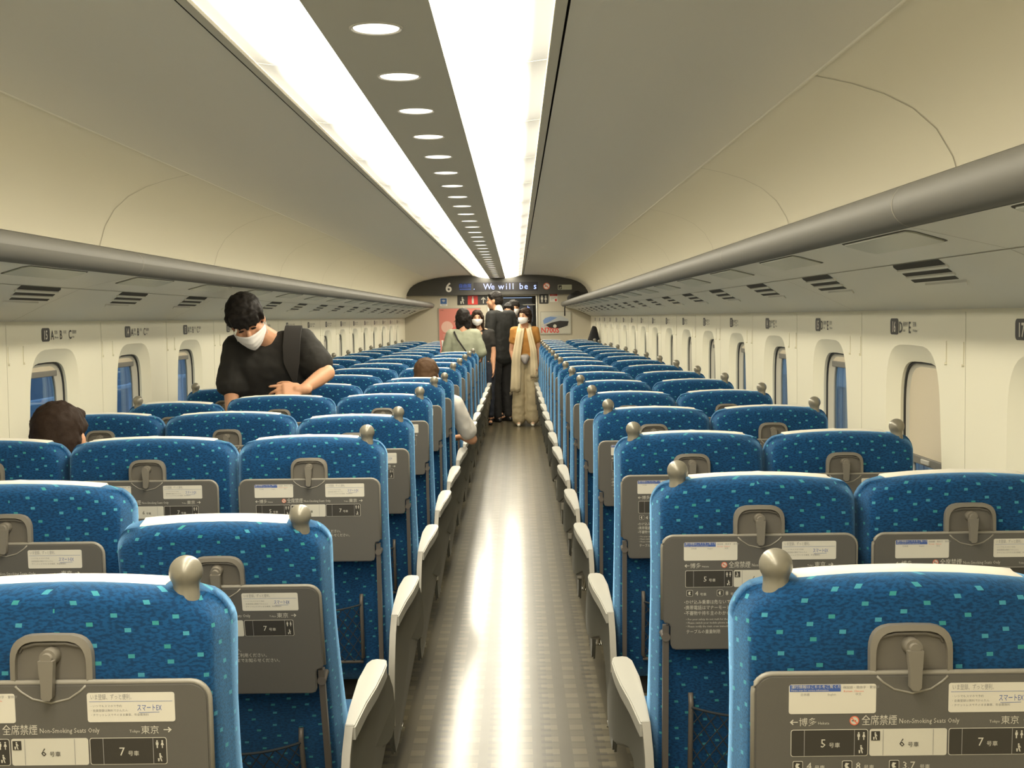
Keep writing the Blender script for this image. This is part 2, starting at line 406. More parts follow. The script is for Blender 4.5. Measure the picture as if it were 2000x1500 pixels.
# downlights
dproto = None; y = 2.86
k = 0
while y < YE - .2:
    if dproto is None:
        bm = bmesh.new(); lathe(bm, [(0.0, -0.002), (0.03, -0.0018), (0.052, -0.001), (0.056, 0.004)], (0, 0, 0), 28)
        dproto = link('downlight', bm, M['down'], smooth=True); c = dproto
        bm = bmesh.new(); lathe(bm, [(0.0565, 0.001), (0.0575, -0.003), (0.0605, -0.003), (0.062, 0.001)], (0, 0, 0), 28)
        link('trim_ring', bm, M['white'], dproto, smooth=True)
    else: c = copy_part(dproto, None)
    c.location = (CX - .003, y, ZC + 0.6665)
    tag(c, '%s round white downlight from the camera in the grey ceiling strip' % ORD[k], 'downlight', 'round downlights along the ceiling')
    y += 0.563; k += 1

# floor
bm = bmesh.new(); box(bm, CX - 1.62, CX + 1.62, YB, YE + 2.2, -.04, 0)
tag(link('floor', bm, M['floor']), 'glossy brown checked aisle floor', kind='structure')

# side walls with window openings
WIN_Z0, WIN_Z1 = 0.78, 1.376
def opening(yc, s):
    """closed loop (y,z) of the wall opening, near side leaning slightly"""
    pts = []
    n = 36
    for i in range(n):
        a = 2 * PI * i / n
        ca, sa = math.cos(a), math.sin(a)
        e = 0.46
        dy = math.copysign(abs(ca) ** e, ca); dz = math.copysign(abs(sa) ** e, sa)
        z = (WIN_Z0 + WIN_Z1) / 2 + dz * (WIN_Z1 - WIN_Z0) / 2
        yy = yc + dy * 0.262
        if dy < 0: yy -= 0.055 * (WIN_Z1 - z) / (WIN_Z1 - WIN_Z0)
        pts.append((yy, z))
    return pts
def shrink(pts, d):
    cy = sum(p[0] for p in pts) / len(pts); cz = sum(p[1] for p in pts) / len(pts)
    hy = max(abs(p[0] - cy) for p in pts); hz = max(abs(p[1] - cz) for p in pts)
    return [(cy + (p[0] - cy) * (hy - d) / hy, cz + (p[1] - cz) * (hz - d) / hz) for p in pts]
def loft(bm, A, B, xa, xb, mi=0):
    va = [bm.verts.new((xa, y, z)) for y, z in A]; vb = [bm.verts.new((xb, y, z)) for y, z in B]
    n = len(A); fs = []
    for i in range(n):
        f = bm.faces.new((va[i], va[(i + 1) % n], vb[(i + 1) % n], vb[i])); f.material_index = mi; fs.append(f)
    return fs
wn = 0
ROWW = lambda k: None
for s, side in ((-1, 'left'), (1, 'right')):
    xw = CX + s * 1.575
    wall = bmesh.new()
    centres = [(3.95 if s > 0 else 3.98) + 1.04 * k for k in range(-2, 16)]
    edges = [YB] + [c + 0.52 for c in centres]
    # bays
    y0s = [centres[0] - .52] + [c + .52 for c in centres[:-1]]
    for c, y0 in zip(centres, y0s):
        y1 = c + .52
        loop = opening(c, s)
        outer = [(y0, 0.70), (y1, 0.70), (y1, ZC + .008), (y0, ZC + .008)]
        ov = [wall.verts.new((xw, a, b)) for a, b in outer]; iv = [wall.verts.new((xw, a, b)) for a, b in loop]
        es = [wall.edges.new((ov[i], ov[(i + 1) % 4])) for i in range(4)] + [wall.edges.new((iv[i], iv[(i + 1) % len(iv)])) for i in range(len(iv))]
        r = bmesh.ops.triangle_fill(wall, use_beauty=True, use_dissolve=False, edges=es)
    for a, b in ((YB, centres[0] - .52), (centres[-1] + .52, YE)):
        f = wall.faces.new([wall.verts.new(p) for p in ((xw, a, .70), (xw, b, .70), (xw, b, ZC + .008), (xw, a, ZC + .008))])
    f = wall.faces.new([wall.verts.new(p) for p in ((xw, YB, 0), (xw, YE, 0), (xw, YE, .70), (xw, YB, .70))])
    bmesh.ops.remove_doubles(wall, verts=wall.verts, dist=1e-4)
    bmesh.ops.recalc_face_normals(wall, faces=wall.faces)
    # make the normals look into the car
    if sum(f.normal.x * f.calc_area() for f in wall.faces) * s > 0:
        bmesh.ops.reverse_faces(wall, faces=wall.faces)
    wo = link('wall_' + side, wall, M['wall']); tag(wo, 'cream side wall with windows on the ' + side, kind='structure')
    # vertical panel seams between bays
    bm = bmesh.new()
    for c in centres:
        for d in (-.52 + .035,):
            x = xw - s * .0012
            box(bm, min(x, xw), max(x, xw), c + d - .0010, c + d + .0010, .70, ZC)
    link('panel_seam', bm, M['seam'], wo)
    # coat hooks: two slim ribs with pegs in every bay
    hook = None
    for c in centres:
        for dy in (-.33, -.47):
            if hook is None:
                bm = bmesh.new(); box(bm, -.003, 0, -.003, .003, 1.325, 1.395, .001)
                tube(bm, [(0, 0, 1.328), (-.007, 0, 1.328)], .0042, 8)
                if s < 0:
                    for v in bm.verts: v.co.x *= -1
                    bmesh.ops.reverse_faces(bm, faces=bm.faces)
                hook = link('coat_hook', bm, M['wall'], wo, smooth=True, auto=40); h = hook
            else: h = hook.copy(); COL.objects.link(h)
            h.location = (xw, c + dy, 0)
    # seat row plates above every window
    for k, c in zip(range(-2, 16), centres):
        row = 18 - (k + 2)
        if row > 17: continue
        bm = bmesh.new()
        yst = c + .21 if s > 0 else c - .145      # reading starts here
        dirn = -1 if s > 0 else 1
        def fn(a, b, d=0.0015): return (xw - s * d, yst + dirn * a, 1.434 + b)
        P = rrect(0, .085, -.027, .027, .012, 3)
        prism(bm, P, lambda a, b, d: fn(a, b, d), 0.0003, 0.0012, 0)
        text_into(bm, str(row), .050, lambda a, b: fn(.0425 + a, b - .018, .0018), 1, 'CENTER', sx=.85, bold=.02)
        parts = [('D', 'Aisle', '通路側'), ('E', 'Window', '窓側')] if s > 0 else [('A', 'Window', '窓側'), ('B', '', '中央'), ('C', 'Aisle', '通路側')]
        a0 = .095
        for L_, e, j in parts:
            text_into(bm, L_, .052, lambda a, b: fn(a0 + a, b - .02), 0, sx=.95, bold=.012)
            text_into(bm, j, .017, lambda a, b: fn(a0 + .040 + a, b + .002), 0)
            if e: text_into(bm, e, .012, lambda a, b: fn(a0 + .040 + a, b - .016), 0)
            a0 += .10
        pl = link('row_number_label', bm, [M['printd'], M['sticker']])
        pl.parent = wo
    for k, c in zip(range(-2, 16), centres):
        wn += 1
        row = 18 - (k + 2)
        root = empty('window_%d' % wn, (0, 0, 0)); tag(root, '%s window by seat row %d' % (side, row), kind='structure')
        L0 = opening(c, s); L1 = shrink(L0, .012); L2 = shrink(L0, .055); L3 = shrink(L0, .062); L4 = shrink(L0, .088)
        X = lambda d: xw + s * d
        bm = bmesh.new()
        a = loft(bm, L0, L1, X(0), X(.008)); loft(bm, L1, L2, X(.008), X(.034)); loft(bm, L2, L2, X(.034), X(.046))
        bmesh.ops.remove_doubles(bm, verts=bm.verts, dist=1e-5)
        link('window_frame', bm, M['wall'], root, smooth=True, auto=50)
        bm = bmesh.new(); loft(bm, L2, L3, X(.044), X(.044)); loft(bm, L3, L3, X(.044), X(.056))
        link('gasket', bm, M['gasket'], root)
        bm = bmesh.new(); loft(bm, L3, L4, X(.050), X(.068)); loft(bm, L4, L4, X(.068), X(.08))
        link('inner_frame', bm, M['frame'], root, smooth=True, auto=50)
        L5 = shrink(L0, .094)
        bm = bmesh.new(); loft(bm, L4, L5, X(.073), X(.073)); link('glass_seal', bm, M['gasket'], root)
        bm = bmesh.new(); prism(bm, L4, lambda a, b, d: (X(d), a, b), .075, .079); link('pane', bm, M['glass'], root)
        # roller blind, drawn at one window only, else rolled up as a bar at the head
        cy = c
        if s > 0 and row == 16:
            zb = 1.01
        else:
            zb = WIN_Z1 - .105
        keep = [(y, max(z, zb)) for y, z in shrink(L0, .064)]
        bm = bmesh.new(); prism(bm, keep, lambda a, b, d: (X(d), a, b), .058, .060)
        bl = link('roller_blind', bm, M['shade'], root)
        ys = [p[0] for p in keep if p[1] < zb + .12]
        if zb < 1.1:
            bm = bmesh.new(); box(bm, min(X(.052), X(.066)), max(X(.052), X(.066)), c - .22, c + .20, zb - .028, zb, .003)
            link('blind_bar', bm, M['rail'], bl)
            bm = bmesh.new(); box(bm, min(X(.046), X(.056)), max(X(.046), X(.056)), c - .04, c + .04, zb - .022, zb - .006, .003)
            link('blind_handle', bm, M['pad'], bl)
        else:
            bm = bmesh.new(); box(bm, min(X(.053), X(.066)), max(X(.053), X(.066)), c - .15, c + .15, zb - .012, zb + .012, .003)
            link('blind_bar', bm, M['rail'], bl)

# luggage racks
for s, side in ((-1, 'left'), (1, 'right')):
    root = empty('luggage_rack', (CX + s * 1.3, 0, 1.6)); tag(root, 'long grey luggage rack with round front rail along the %s wall' % side, 'luggage rack', 'overhead luggage racks')
    inv = Matrix.Translation((-(CX + s * 1.3), 0, -1.6))
    def sub(name, bm, m, par=root, **kw):
        bmesh.ops.transform(bm, matrix=inv, verts=bm.verts); return link(name, bm, m, par, **kw)
    cxr, czr = CX + s * 1.118, ZC + .217
    bm = bmesh.new()
    prof = [(cxr + .047 * math.cos(a), czr + .045 * math.sin(a)) for a in [2 * PI * i / 24 for i in range(25)]]
    sweep(bm, prof, YB, YE)
    bmesh.ops.recalc_face_normals(bm, faces=bm.faces)
    rail = sub('front_rail', bm, M['rail'], smooth=True)
    bm = bmesh.new()
    sweep(bm, [(cxr + .0478 * math.cos(a), czr + .0458 * math.sin(a)) for a in (1.75, 1.65, 1.57, 1.49, 1.39)], YB, YE)
    rail_glint = link('painted_highlight', bm, M['pad'], rail); rail_glint.data.transform(inv)  # paler strip along the rail's crown, a highlight painted in from the ceiling lights
    bm = bmesh.new()
    y = 2.5 - 2.08 * 2
    while y < YE:
        sweep(bm, [(cxr + .0476 * math.cos(a), czr + .0456 * math.sin(a)) for a in [2 * PI * i / 24 for i in range(25)]], y - .002, y + .002); y += 2.08
    j = link('rail_joint', bm, M['joint'], rail); j.data.transform(inv)
    UN = [(1.112, .172), (1.21, .150), (1.31, .127), (1.33, .118), (1.44, .072), (1.53, .028), (1.575, .008)]
    bm = bmesh.new(); sweep(bm, mirror(UN, s), YB, YE); sweep(bm, mirror([(1.12, .245), (1.20, .222), (1.565, .222)], s), YB, YE)
    sub('rack_shelf', bm, M['under'], smooth=True, auto=30)
    bm = bmesh.new(); sweep(bm, mirror([(1.309, .1262), (1.312, .1252)], s), YB, YE)
    y = 2.5 - 2.08 * 2
    while y < YE:
        sweep(bm, mirror([(h, z - .0008) for h, z in UN], s), y - .0015, y + .0015); y += 2.08
    sub('shelf_seam', bm, M['joint'])
    # reading-light lenses and air vents
    def under_z(h):
        for (a, za), (b, zb) in zip(UN, UN[1:]):
            if a <= h <= b: return za + (zb - za) * (h - a) / (b - a)
        return UN[-1][1]
    lens = vent = None
    for k in range(-4, 17):
        if lens is None:
            bm = bmesh.new()
            P = rrect(1.122, 1.210, -.255, .255, .02, 4)
            P = [(h, y + (.02 if h > 1.16 else -.0)) for h, y in P]
            prism(bm, P, lambda a, b, d: (s * (a - 1.3) + 0, b, ZC + under_z(a) - d - 1.6), -.001, .004)
            lens = link('reading_light_panel', bm, M['lens'], root, smooth=True, auto=30)
            bm = bmesh.new()
            P = rrect(1.117, 1.2150, -.262, .262, .022, 4); P = [(h, y + (.02 if h > 1.16 else -.0)) for h, y in P]
            prism(bm, P, lambda a, b, d: (s * (a - 1.3), b, ZC + under_z(a) - d - 1.6), -.001, .0008)
            link('lens_gap_shade', bm, M['groove'], lens)  # dark gap round the lens, widened to paint in its edge shadow
            l = lens
        else: l = copy_part(lens, root)
        l.location = (0, 2.81 + 1.04 * k + (.02 if s < 0 else 0), 0)
        if vent is None:
            bm = bmesh.new()
            for q, (h0, h1) in enumerate(((1.312, 1.338), (1.350, 1.376), (1.388, 1.414))):
                y0 = -.21 + .06 * q; y1 = .19 + .045 * q
                P = [(h0, y0 + .02), (h0, y1 - .03), (h0 + .012, y1), (h1, y1 + .015), (h1, y0 + .045), (h0 + .012, y0 + .03)]
                prism(bm, P, lambda a, b, d: (s * (a - 1.3), b, ZC + under_z(a) - d - 1.6), -.004, .0012)
            vent = link('air_vent', bm, M['vent'], root)
            bm = bmesh.new()
            P = [(1.425, -.07), (1.425, .24), (1.445, .20), (1.452, .10), (1.445, -.02)]
            prism(bm, P, lambda a, b, d: (s * (a - 1.3), b, ZC + under_z(a) - d - 1.6), -.002, .005)
            for q in range(2):
                h0 = 1.339 + .038 * q
                P = [(h0, -.17 + .06 * q), (h0, .21 + .045 * q), (h0 + .011, .21 + .045 * q), (h0 + .011, -.16 + .06 * q)]
                prism(bm, P, lambda a, b, d: (s * (a - 1.3), b, ZC + under_z(a) - d - 1.6), -.002, .005)
            link('vent_slat', bm, M['under'], vent, smooth=True, auto=30)
            v_ = vent
        else: v_ = copy_part(vent, root)
        v_.location = (0, 3.12 + 1.04 * k + (.07 if s < 0 else 0), 0)

# end wall with doorway, vestibule beyond
DX0, DX1, DZ = -0.46, 0.351, 1.842
bm = bmesh.new()
xl, xr = CX - 1.575, CX + 1.575
def quad(bm, pts, mi=0): f = bm.faces.new([bm.verts.new(p) for p in pts]); f.material_index = mi
box(bm, xl, DX0, YE, YE + .06, 0, 2.30); box(bm, DX1, xr, YE, YE + .06, 0, 2.30); box(bm, DX0, DX1, YE, YE + .06, DZ, 2.30)
tag(link('wall_end', bm, M['endwall']), 'beige end wall around the vestibule doorway', kind='structure')
bm = bmesh.new(); box(bm, xl, xr, YB - .05, YB, 0, 2.35)
tag(link('wall_back', bm, M['wall']), 'wall behind the viewer', kind='structure')
bm = bmesh.new()
box(bm, DX0 - .03, DX0 + .012, YE - .006, YE + .07, 0, DZ + .02, .003); box(bm, DX1 - .012, DX1 + .022, YE - .006, YE + .07, 0, DZ + .02, .003)
tag(link('trim_3', bm, M['alu'], smooth=True, auto=40), 'metal frame of the doorway', kind='structure')
vest = mat('vestibule_grey', (0.10, 0.10, 0.09), 0.35)
bm = bmesh.new()
y2 = YE + 2.1
box(bm, xl, -.42, y2, y2 + .05, 0, 2.3); box(bm, .30, xr, y2, y2 + .05, 0, 2.3); box(bm, -.42, .30, y2, y2 + .05, 1.85, 2.3)
box(bm, xl, xl + .3, YE + .06, y2, 0, 2.3); box(bm, xr - .3, xr, YE + .06, y2, 0, 2.3); box(bm, xl, xr, YE + .06, y2, 2.2, 2.3)
tag(link('wall_vestibule', bm, vest), 'dark vestibule beyond the doorway', kind='structure')
bm = bmesh.new(); box(bm, -.42, .30, y2 + .01, y2 + .04, 0.01, 1.84, .004)
d = link('door_1', bm, mat('door_grey', (0.16, 0.17, 0.19), .3, metal=.5)); tag(d, 'grey sliding door at the far side of the vestibule', kind='structure')
bm = bmesh.new(); box(bm, .05, .24, y2 - .002, y2 + .012, 0.9, 1.7, .01); link('door_glass', bm, mat('door_pane', (0.20, 0.25, 0.36), .2), d)
bm = bmesh.new(); box(bm, .18, .30, YE + .5, YE + .53, 1.40, 1.72, .005)
lampb = link('vestibule_display', bm, mat('display_case', (0.05, 0.055, 0.07), .4)); tag(lampb, 'small dark display board hanging in the vestibule doorway', 'display board')
bm = bmesh.new(); text_into(bm, 'ト', .075, lambda a, b: (.20 + a, YE + .497, 1.62 + b), 0); link('display_letter', bm, M['led'], lampb)
bm = bmesh.new(); box(bm, .12, .345, YE + .30, YE + .33, 1.688, 1.70); tag(link('grab_rail', bm, M['alu']), 'thin steel rail across the top of the vestibule doorway', 'rail')

# dark sign panel over the doorway
root = empty('sign_panel', (CX, YE, 2.0)); tag(root, 'dark arched sign panel with number 6 and scrolling display over the doorway', 'sign panel')
half = [(1.575, .385), (1.56, .44), (1.50, .535), (1.40, .585), (1.28, .625), (1.05, .665), (.80, .690), (.60, .703), (.45, .703), (.38, .697), (.30, .685), (.20, .668), (.135, .661)]
poly = [(CX - h, ZC + z) for h, z in half] + [(CX + h, ZC + z) for h, z in reversed(half)]
bm = bmesh.new(); prism(bm, poly, lambda a, b, d: (a - CX, d - YE, b - 2.0), YE - .10, YE - .001)
link('panel_body', bm, M['panel'], root, smooth=True, auto=30)
YS = YE - .101
def loc(p): return (p[0] - CX, p[1] - YE, p[2] - 2.0)
bm = bmesh.new(); text_into(bm, '6', .215, lambda a, b: loc((-1.128 + a, YS - .001, 1.925 + b)), 0, 'CENTER', 4, 1.0, .022)
link('car_number', bm, M['white'], root)
bm = bmesh.new(); prism(bm, [(-.955, 1.945), (-.745, 1.945), (-.745, 2.065), (-.955, 2.065)], lambda a, b, d: loc((a, d, b)), YS - .002, YS, 0)
text_into(bm, '自由席', .072, lambda a, b: loc((-.85 + a, YS - .004, 1.995 + b)), 1, 'CENTER'); 
prism(bm, [(-.945, 1.958), (-.755, 1.958), (-.755, 1.968), (-.945, 1.968)], lambda a, b, d: loc((a, d, b)), YS - .004, YS - .002, 1)
link('seat_class_display', bm, [mat('class_display_dark', (.02, .03, .07), .4), M['ledb']], root)
bm = bmesh.new(); prism(bm, rrect(-.71, .375, 1.925, 2.075, .008, 2), lambda a, b, d: loc((a, d, b)), YS - .002, YS, 0)
link('led_screen', bm, mat('led_board', (.012, .010, .012), .35), root)
bm = bmesh.new()
xcur = -.53
for ch, x in (('.', -.70), ('W', -.475), ('e', -.385), ('w', -.245), ('i', -.155), ('l', -.10), ('l', -.045), ('b', .095), ('e', .175), ('s', .325)):
    text_into(bm, ch, .145, lambda a, b: loc((x + a, YS - .004, 1.955 + b)), 0, 'CENTER', 2, sx=.95)
link('scrolling_text', bm, M['led'], root)
def ring(bm, cx, cz, r0, r1, f, mi, n=24):
    A = [bm.verts.new(f(cx + r0 * math.cos(2 * PI * i / n), cz + r0 * math.sin(2 * PI * i / n))) for i in range(n)]
    B = [bm.verts.new(f(cx + r1 * math.cos(2 * PI * i / n), cz + r1 * math.sin(2 * PI * i / n))) for i in range(n)]
    for i in range(n):
        fc = bm.faces.new((A[i], A[(i + 1) % n], B[(i + 1) % n], B[i])); fc.material_index = mi
def poly2(bm, pts, f, mi): fc = bm.faces.new([bm.verts.new(f(a, b)) for a, b in pts]); fc.material_index = mi
def no_smoking(bm, cx, cz, r, f, mi_ring, mi_bg, mi_ink):
    poly2(bm, disc(cx, cz, r), lambda a, b: f(a, b, .0), mi_bg)
    ring(bm, cx, cz, r * .78, r, lambda a, b: f(a, b, .0006), mi_ring)
    poly2(bm, [(cx - .55 * r, cz - .12 * r), (cx + .35 * r, cz - .12 * r), (cx + .35 * r, cz + .08 * r), (cx - .55 * r, cz + .08 * r)], lambda a, b: f(a, b, .0006), mi_ink)
    q = r * .62; t = .09 * r
    poly2(bm, [(cx - q - t, cz + q - t), (cx - q + t, cz + q + t), (cx + q + t, cz - q + t), (cx + q - t, cz - q - t)], lambda a, b: f(a, b, .0009), mi_ring)
bm = bmesh.new(); no_smoking(bm, .52, 1.999, .056, lambda a, b, d: loc((a, YS - .001 - d * 3, b)), 0, 1, 2)
link('no_smoking_symbol', bm, [M['orange'], M['white'], M['black']], root)
bm = bmesh.new(); prism(bm, rrect(.71, .945, 1.935, 2.02, .01, 2), lambda a, b, d: loc((a, d, b)), YS - .004, YS, 0)
prism(bm, rrect(.72, .775, 1.943, 2.012, .008, 2), lambda a, b, d: loc((a, d, b)), YS - .006, YS - .004, 1)
poly2(bm, [(.732, 1.955), (.762, 1.955), (.766, 1.985), (.755, 1.985), (.75, 1.97), (.732, 1.97)], lambda a, b: loc((a, YS - .008, b)), 0)
link('seat_notice_plate', bm, [M['signgreen'], M['black']], root)

# signs and posters on the end wall
def plate(name, x0, x1, z0, z1, mats, label, cat, r=.006, y=YE, t=.004, group=None):
    bm = bmesh.new(); prism(bm, rrect(x0, x1, z0, z1, r, 2), lambda a, b, d: (a, d, b), y - t, y - .0005, 0)
    return bm, lambda a, b, d=.001: (a, y - t - d, b)
def pict_person(bm, cx, cz, h, f, mi, skirt=False):
    r = h * .11
    poly2(bm, disc(cx, cz + h * .39, r, 12), f, mi)
    if skirt: P = [(cx - .08 * h, cz + .25 * h), (cx + .08 * h, cz + .25 * h), (cx + .2 * h, cz - .12 * h), (cx + .06 * h, cz - .12 * h), (cx + .06 * h, cz - .5 * h), (cx - .06 * h, cz - .5 * h), (cx - .06 * h, cz - .12 * h), (cx - .2 * h, cz - .12 * h)]
    else: P = [(cx - .16 * h, cz + .25 * h), (cx + .16 * h, cz + .25 * h), (cx + .16 * h, cz - .1 * h), (cx + .08 * h, cz - .1 * h), (cx + .08 * h, cz - .5 * h), (cx - .08 * h, cz - .5 * h), (cx - .08 * h, cz - .1 * h), (cx - .16 * h, cz - .1 * h)]
    poly2(bm, P, f, mi)
def arrow(bm, cx, cz, h, f, mi, ang=PI / 2):
    P = [(-.5, -.06), (.2, -.06), (.02, -.26), (.12, -.36), (.5, 0), (.12, .36), (.02, .26), (.2, .06), (-.5, .06)]
    P = [(cx + h * (a * math.cos(ang) - b * math.sin(ang)), cz + h * (a * math.sin(ang) + b * math.cos(ang))) for a, b in P]
    fc = bm.faces.new([bm.verts.new(f(a, b)) for a, b in P]); fc.material_index = mi
def litter(bm, cx, cz, h, f, mi):
    poly2(bm, disc(cx - .05 * h, cz + .38 * h, .1 * h, 10), f, mi)
    poly2(bm, [(cx - .15 * h, cz + .24 * h), (cx + .05 * h, cz + .26 * h), (cx + .22 * h, cz - .02 * h), (cx + .16 * h, cz - .06 * h), (cx + .02 * h, cz + .1 * h), (cx + .18 * h, cz - .48 * h), (cx + .06 * h, cz - .48 * h), (cx - .08 * h, cz - .08 * h)], f, mi)
    poly2(bm, [(cx - .32 * h, cz - .12 * h), (cx - .12 * h, cz - .12 * h), (cx - .15 * h, cz - .48 * h), (cx - .29 * h, cz - .48 * h)], f, mi)
# wifi sticker
bm, f = plate('s', -1.288, -1.16, 1.685, 1.825, None, '', ''); 
poly2(bm, rrect(-1.278, -1.17, 1.722, 1.815, .006, 2), lambda a, b: f(a, b), 1)
for r in (.036, .023, .01):
    A = [(-1.224 + r * math.cos(t), 1.748 + r * math.sin(t)) for t in [PI * (.25 + .5 * i / 6) for i in range(7)]]
    B = [(-1.224 + (r + .007) * math.cos(t), 1.748 + (r + .007) * math.sin(t)) for t in [PI * (.25 + .5 * i / 6) for i in range(7)]]
    for i in range(6): poly2(bm, [A[i], A[i + 1], B[i + 1], B[i]], lambda a, b: f(a, b, .002), 0)
text_into(bm, 'Wi-Fi', .032, lambda a, b: f(-1.224 + a, 1.694 + b), 1, 'CENTER')
tag(link('wifi_sticker', bm, [M['white'], M['wifi']]), 'small blue and white wireless sticker on the end wall', 'sticker')
# litter / extinguisher / arrow sign
bm, f = plate('s', -.99, -.45, 1.70, 1.862, None, '', '')
poly2(bm, [(-.815, 1.706), (-.645, 1.706), (-.645, 1.856), (-.815, 1.856)], lambda a, b: f(a, b), 1)
litter(bm, -.90, 1.78, .125, lambda a, b: f(a, b), 2)
poly2(bm, rrect(-.745, -.712, 1.722, 1.815, .01, 2), lambda a, b: f(a, b, .002), 2); poly2(bm, [(-.74, 1.82), (-.717, 1.82), (-.717, 1.842), (-.74, 1.842)], lambda a, b: f(a, b, .002), 2)
arrow(bm, -.55, 1.78, .11, lambda a, b: f(a, b), 2)
tag(link('direction_sign', bm, [M['black'], M['red'], M['printw']]), 'black and red sign with litter, extinguisher and up arrow symbols', 'sign')
# pink poster
bm = bmesh.new(); prism(bm, [(-1.318, 1.095), (-.595, 1.095), (-.595, 1.655), (-1.318, 1.655)], lambda a, b, d: (a, d, b), YE - .012, YE - .0005, 0)
f = lambda a, b, d=.001: (a, YE - .012 - d, b)
poly2(bm, [(-1.305, 1.108), (-.608, 1.108), (-.608, 1.642), (-1.305, 1.642)], lambda a, b: f(a, b), 1)
poly2(bm, disc(-1.17, 1.33, .10), lambda a, b: f(a, b, .002), 2); poly2(bm, disc(-1.02, 1.25, .085), lambda a, b: f(a, b, .0025), 3); poly2(bm, disc(-.75, 1.48, .11), lambda a, b: f(a, b, .002), 3)
for t0, z0 in ((-1.06, 1.42), (-1.04, 1.50), (-1.10, 1.22)):
    poly2(bm, [(t0, z0), (t0 + .01, z0 - .012), (t0 + .17, z0 + .13), (t0 + .16, z0 + .142)], lambda a, b: f(a, b, .003), 4)
text_into(bm, 'LINE', .03, lambda a, b: f(-1.285 + a, 1.605 + b), 4)
for q in range(3): poly2(bm, [(-1.24, 1.20 - q * .025), (-1.05, 1.20 - q * .025), (-1.05, 1.207 - q * .025), (-1.24, 1.207 - q * .025)], lambda a, b: f(a, b, .003), 2)
tag(link('pink_poster', bm, [M['alu'], M['pink'], M['pinkl'], mat('poster_coral', (.72, .13, .11), .5), mat('poster_ink', (.16, .10, .05), .5)]), 'framed pink and red poster behind the two women talking', 'poster')
# restroom sign
bm, f = plate('s', .395, .552, 1.705, 1.868, None, '', '', r=.015)
pict_person(bm, .442, 1.787, .115, lambda a, b: f(a, b), 1); pict_person(bm, .505, 1.787, .115, lambda a, b: f(a, b), 1, True)
tag(link('restroom_sign', bm, [M['black'], M['printw']]), 'black sign with two white restroom figures right of the doorway', 'sign')
bm, f = plate('s', .575, .705, 1.735, 1.868, None, '', '')
poly2(bm, [(.578, 1.832), (.702, 1.832), (.702, 1.865), (.578, 1.865)], lambda a, b: f(a, b), 1)
text_into(bm, 'お知らせ', .026, lambda a, b: f(.64 + a, 1.838 + b, .002), 0, 'CENTER')
poly2(bm, [(.662, 1.745), (.692, 1.745), (.692, 1.785), (.662, 1.785)], lambda a, b: f(a, b), 1)
for q in range(3): poly2(bm, [(.59, 1.805 - q * .02), (.68 - q * .03, 1.805 - q * .02), (.68 - q * .03, 1.811 - q * .02), (.59, 1.811 - q * .02)], lambda a, b: f(a, b), 2)
tag(link('notice_sticker', bm, [M['white'], M['red'], M['printg']]), 'small white sticker with a red heading beside the restroom sign', 'sticker')
# train poster
bm = bmesh.new(); prism(bm, [(.408, 1.185), (.935, 1.185), (.935, 1.575), (.408, 1.575)], lambda a, b, d: (a, d, b), YE - .014, YE - .0005, 0)
f = lambda a, b, d=.001: (a, YE - .014 - d, b)
poly2(bm, [(.422, 1.198), (.921, 1.198), (.921, 1.561), (.422, 1.561)], lambda a, b: f(a, b), 1)
poly2(bm, [(.455, 1.42), (.50, 1.47), (.60, 1.50), (.75, 1.50), (.88, 1.44), (.88, 1.41), (.50, 1.38)], lambda a, b: f(a, b, .002), 2)
poly2(bm, [(.455, 1.42), (.49, 1.46), (.58, 1.485), (.70, 1.47), (.62, 1.43), (.53, 1.38), (.47, 1.36)], lambda a, b: f(a, b, .003), 3)
poly2(bm, [(.50, 1.345), (.60, 1.385), (.74, 1.415), (.89, 1.405), (.87, 1.33), (.74, 1.29), (.62, 1.29), (.56, 1.30)], lambda a, b: f(a, b, .003), 4)
poly2(bm, disc(.655, 1.325, .03, 14), lambda a, b: f(a, b, .004), 1)
text_into(bm, 'N700S', .125, lambda a, b: f(.425 + a, 1.215 + b, .003), 5, sx=.9, bold=.02)
text_into(bm, 'この', .05, lambda a, b: f(.43 + a, 1.315 + b, .003), 6)
tag(link('train_poster', bm, [M['alu'], M['postw'], M['traing'], M['trainb'], M['black'], M['red'], mat('poster_violet', (.25, .12, .45), .5)]), 'framed poster of a blue and white train with red N700S lettering', 'poster')

# ------------------------------------------------------------------ seats
def yr(z):     # rear surface of the backrest
    pts = [(.34, .075), (.50, .05), (.70, .015), (.85, -.012), (.98, -.028), (1.06, -.026), (1.13, -.016)]
    for (a, ya), (b, yb) in zip(pts, pts[1:]):
        if z <= b: return ya + (yb - ya) * max(0, (z - a)) / (b - a)
    return pts[-1][1]
def yf(z):
    pts = [(.34, .23), (.50, .205), (.62, .16), (.74, .120), (.86, .088), (.95, .080), (1.03, .090), (1.08, .085), (1.13, .065)]
    for (a, ya), (b, yb) in zip(pts, pts[1:]):
        if z <= b: return ya + (yb - ya) * max(0, (z - a)) / (b - a)
    return pts[-1][1]
def ztop(x, hw):
    u = min(1, abs(x) / hw); z = 1.098 + .022 * (1 - u * u) ** .7
    r = .045; e = abs(x) - (hw - r)
    if e > 0: z -= r - math.sqrt(max(0, r * r - e * e))
    return z
FIL = [0, .0012, .004, .008, .0135, .016, .021, .028]
R_BACK = .028
def side_off(e):      # rear face is narrower than the silhouette: the side faces flare out
    if e < .0145: return .006 + (1 - e / .0145) * .044
    return .006 * max(0, 1 - (e - .0145) / .0135) ** 2
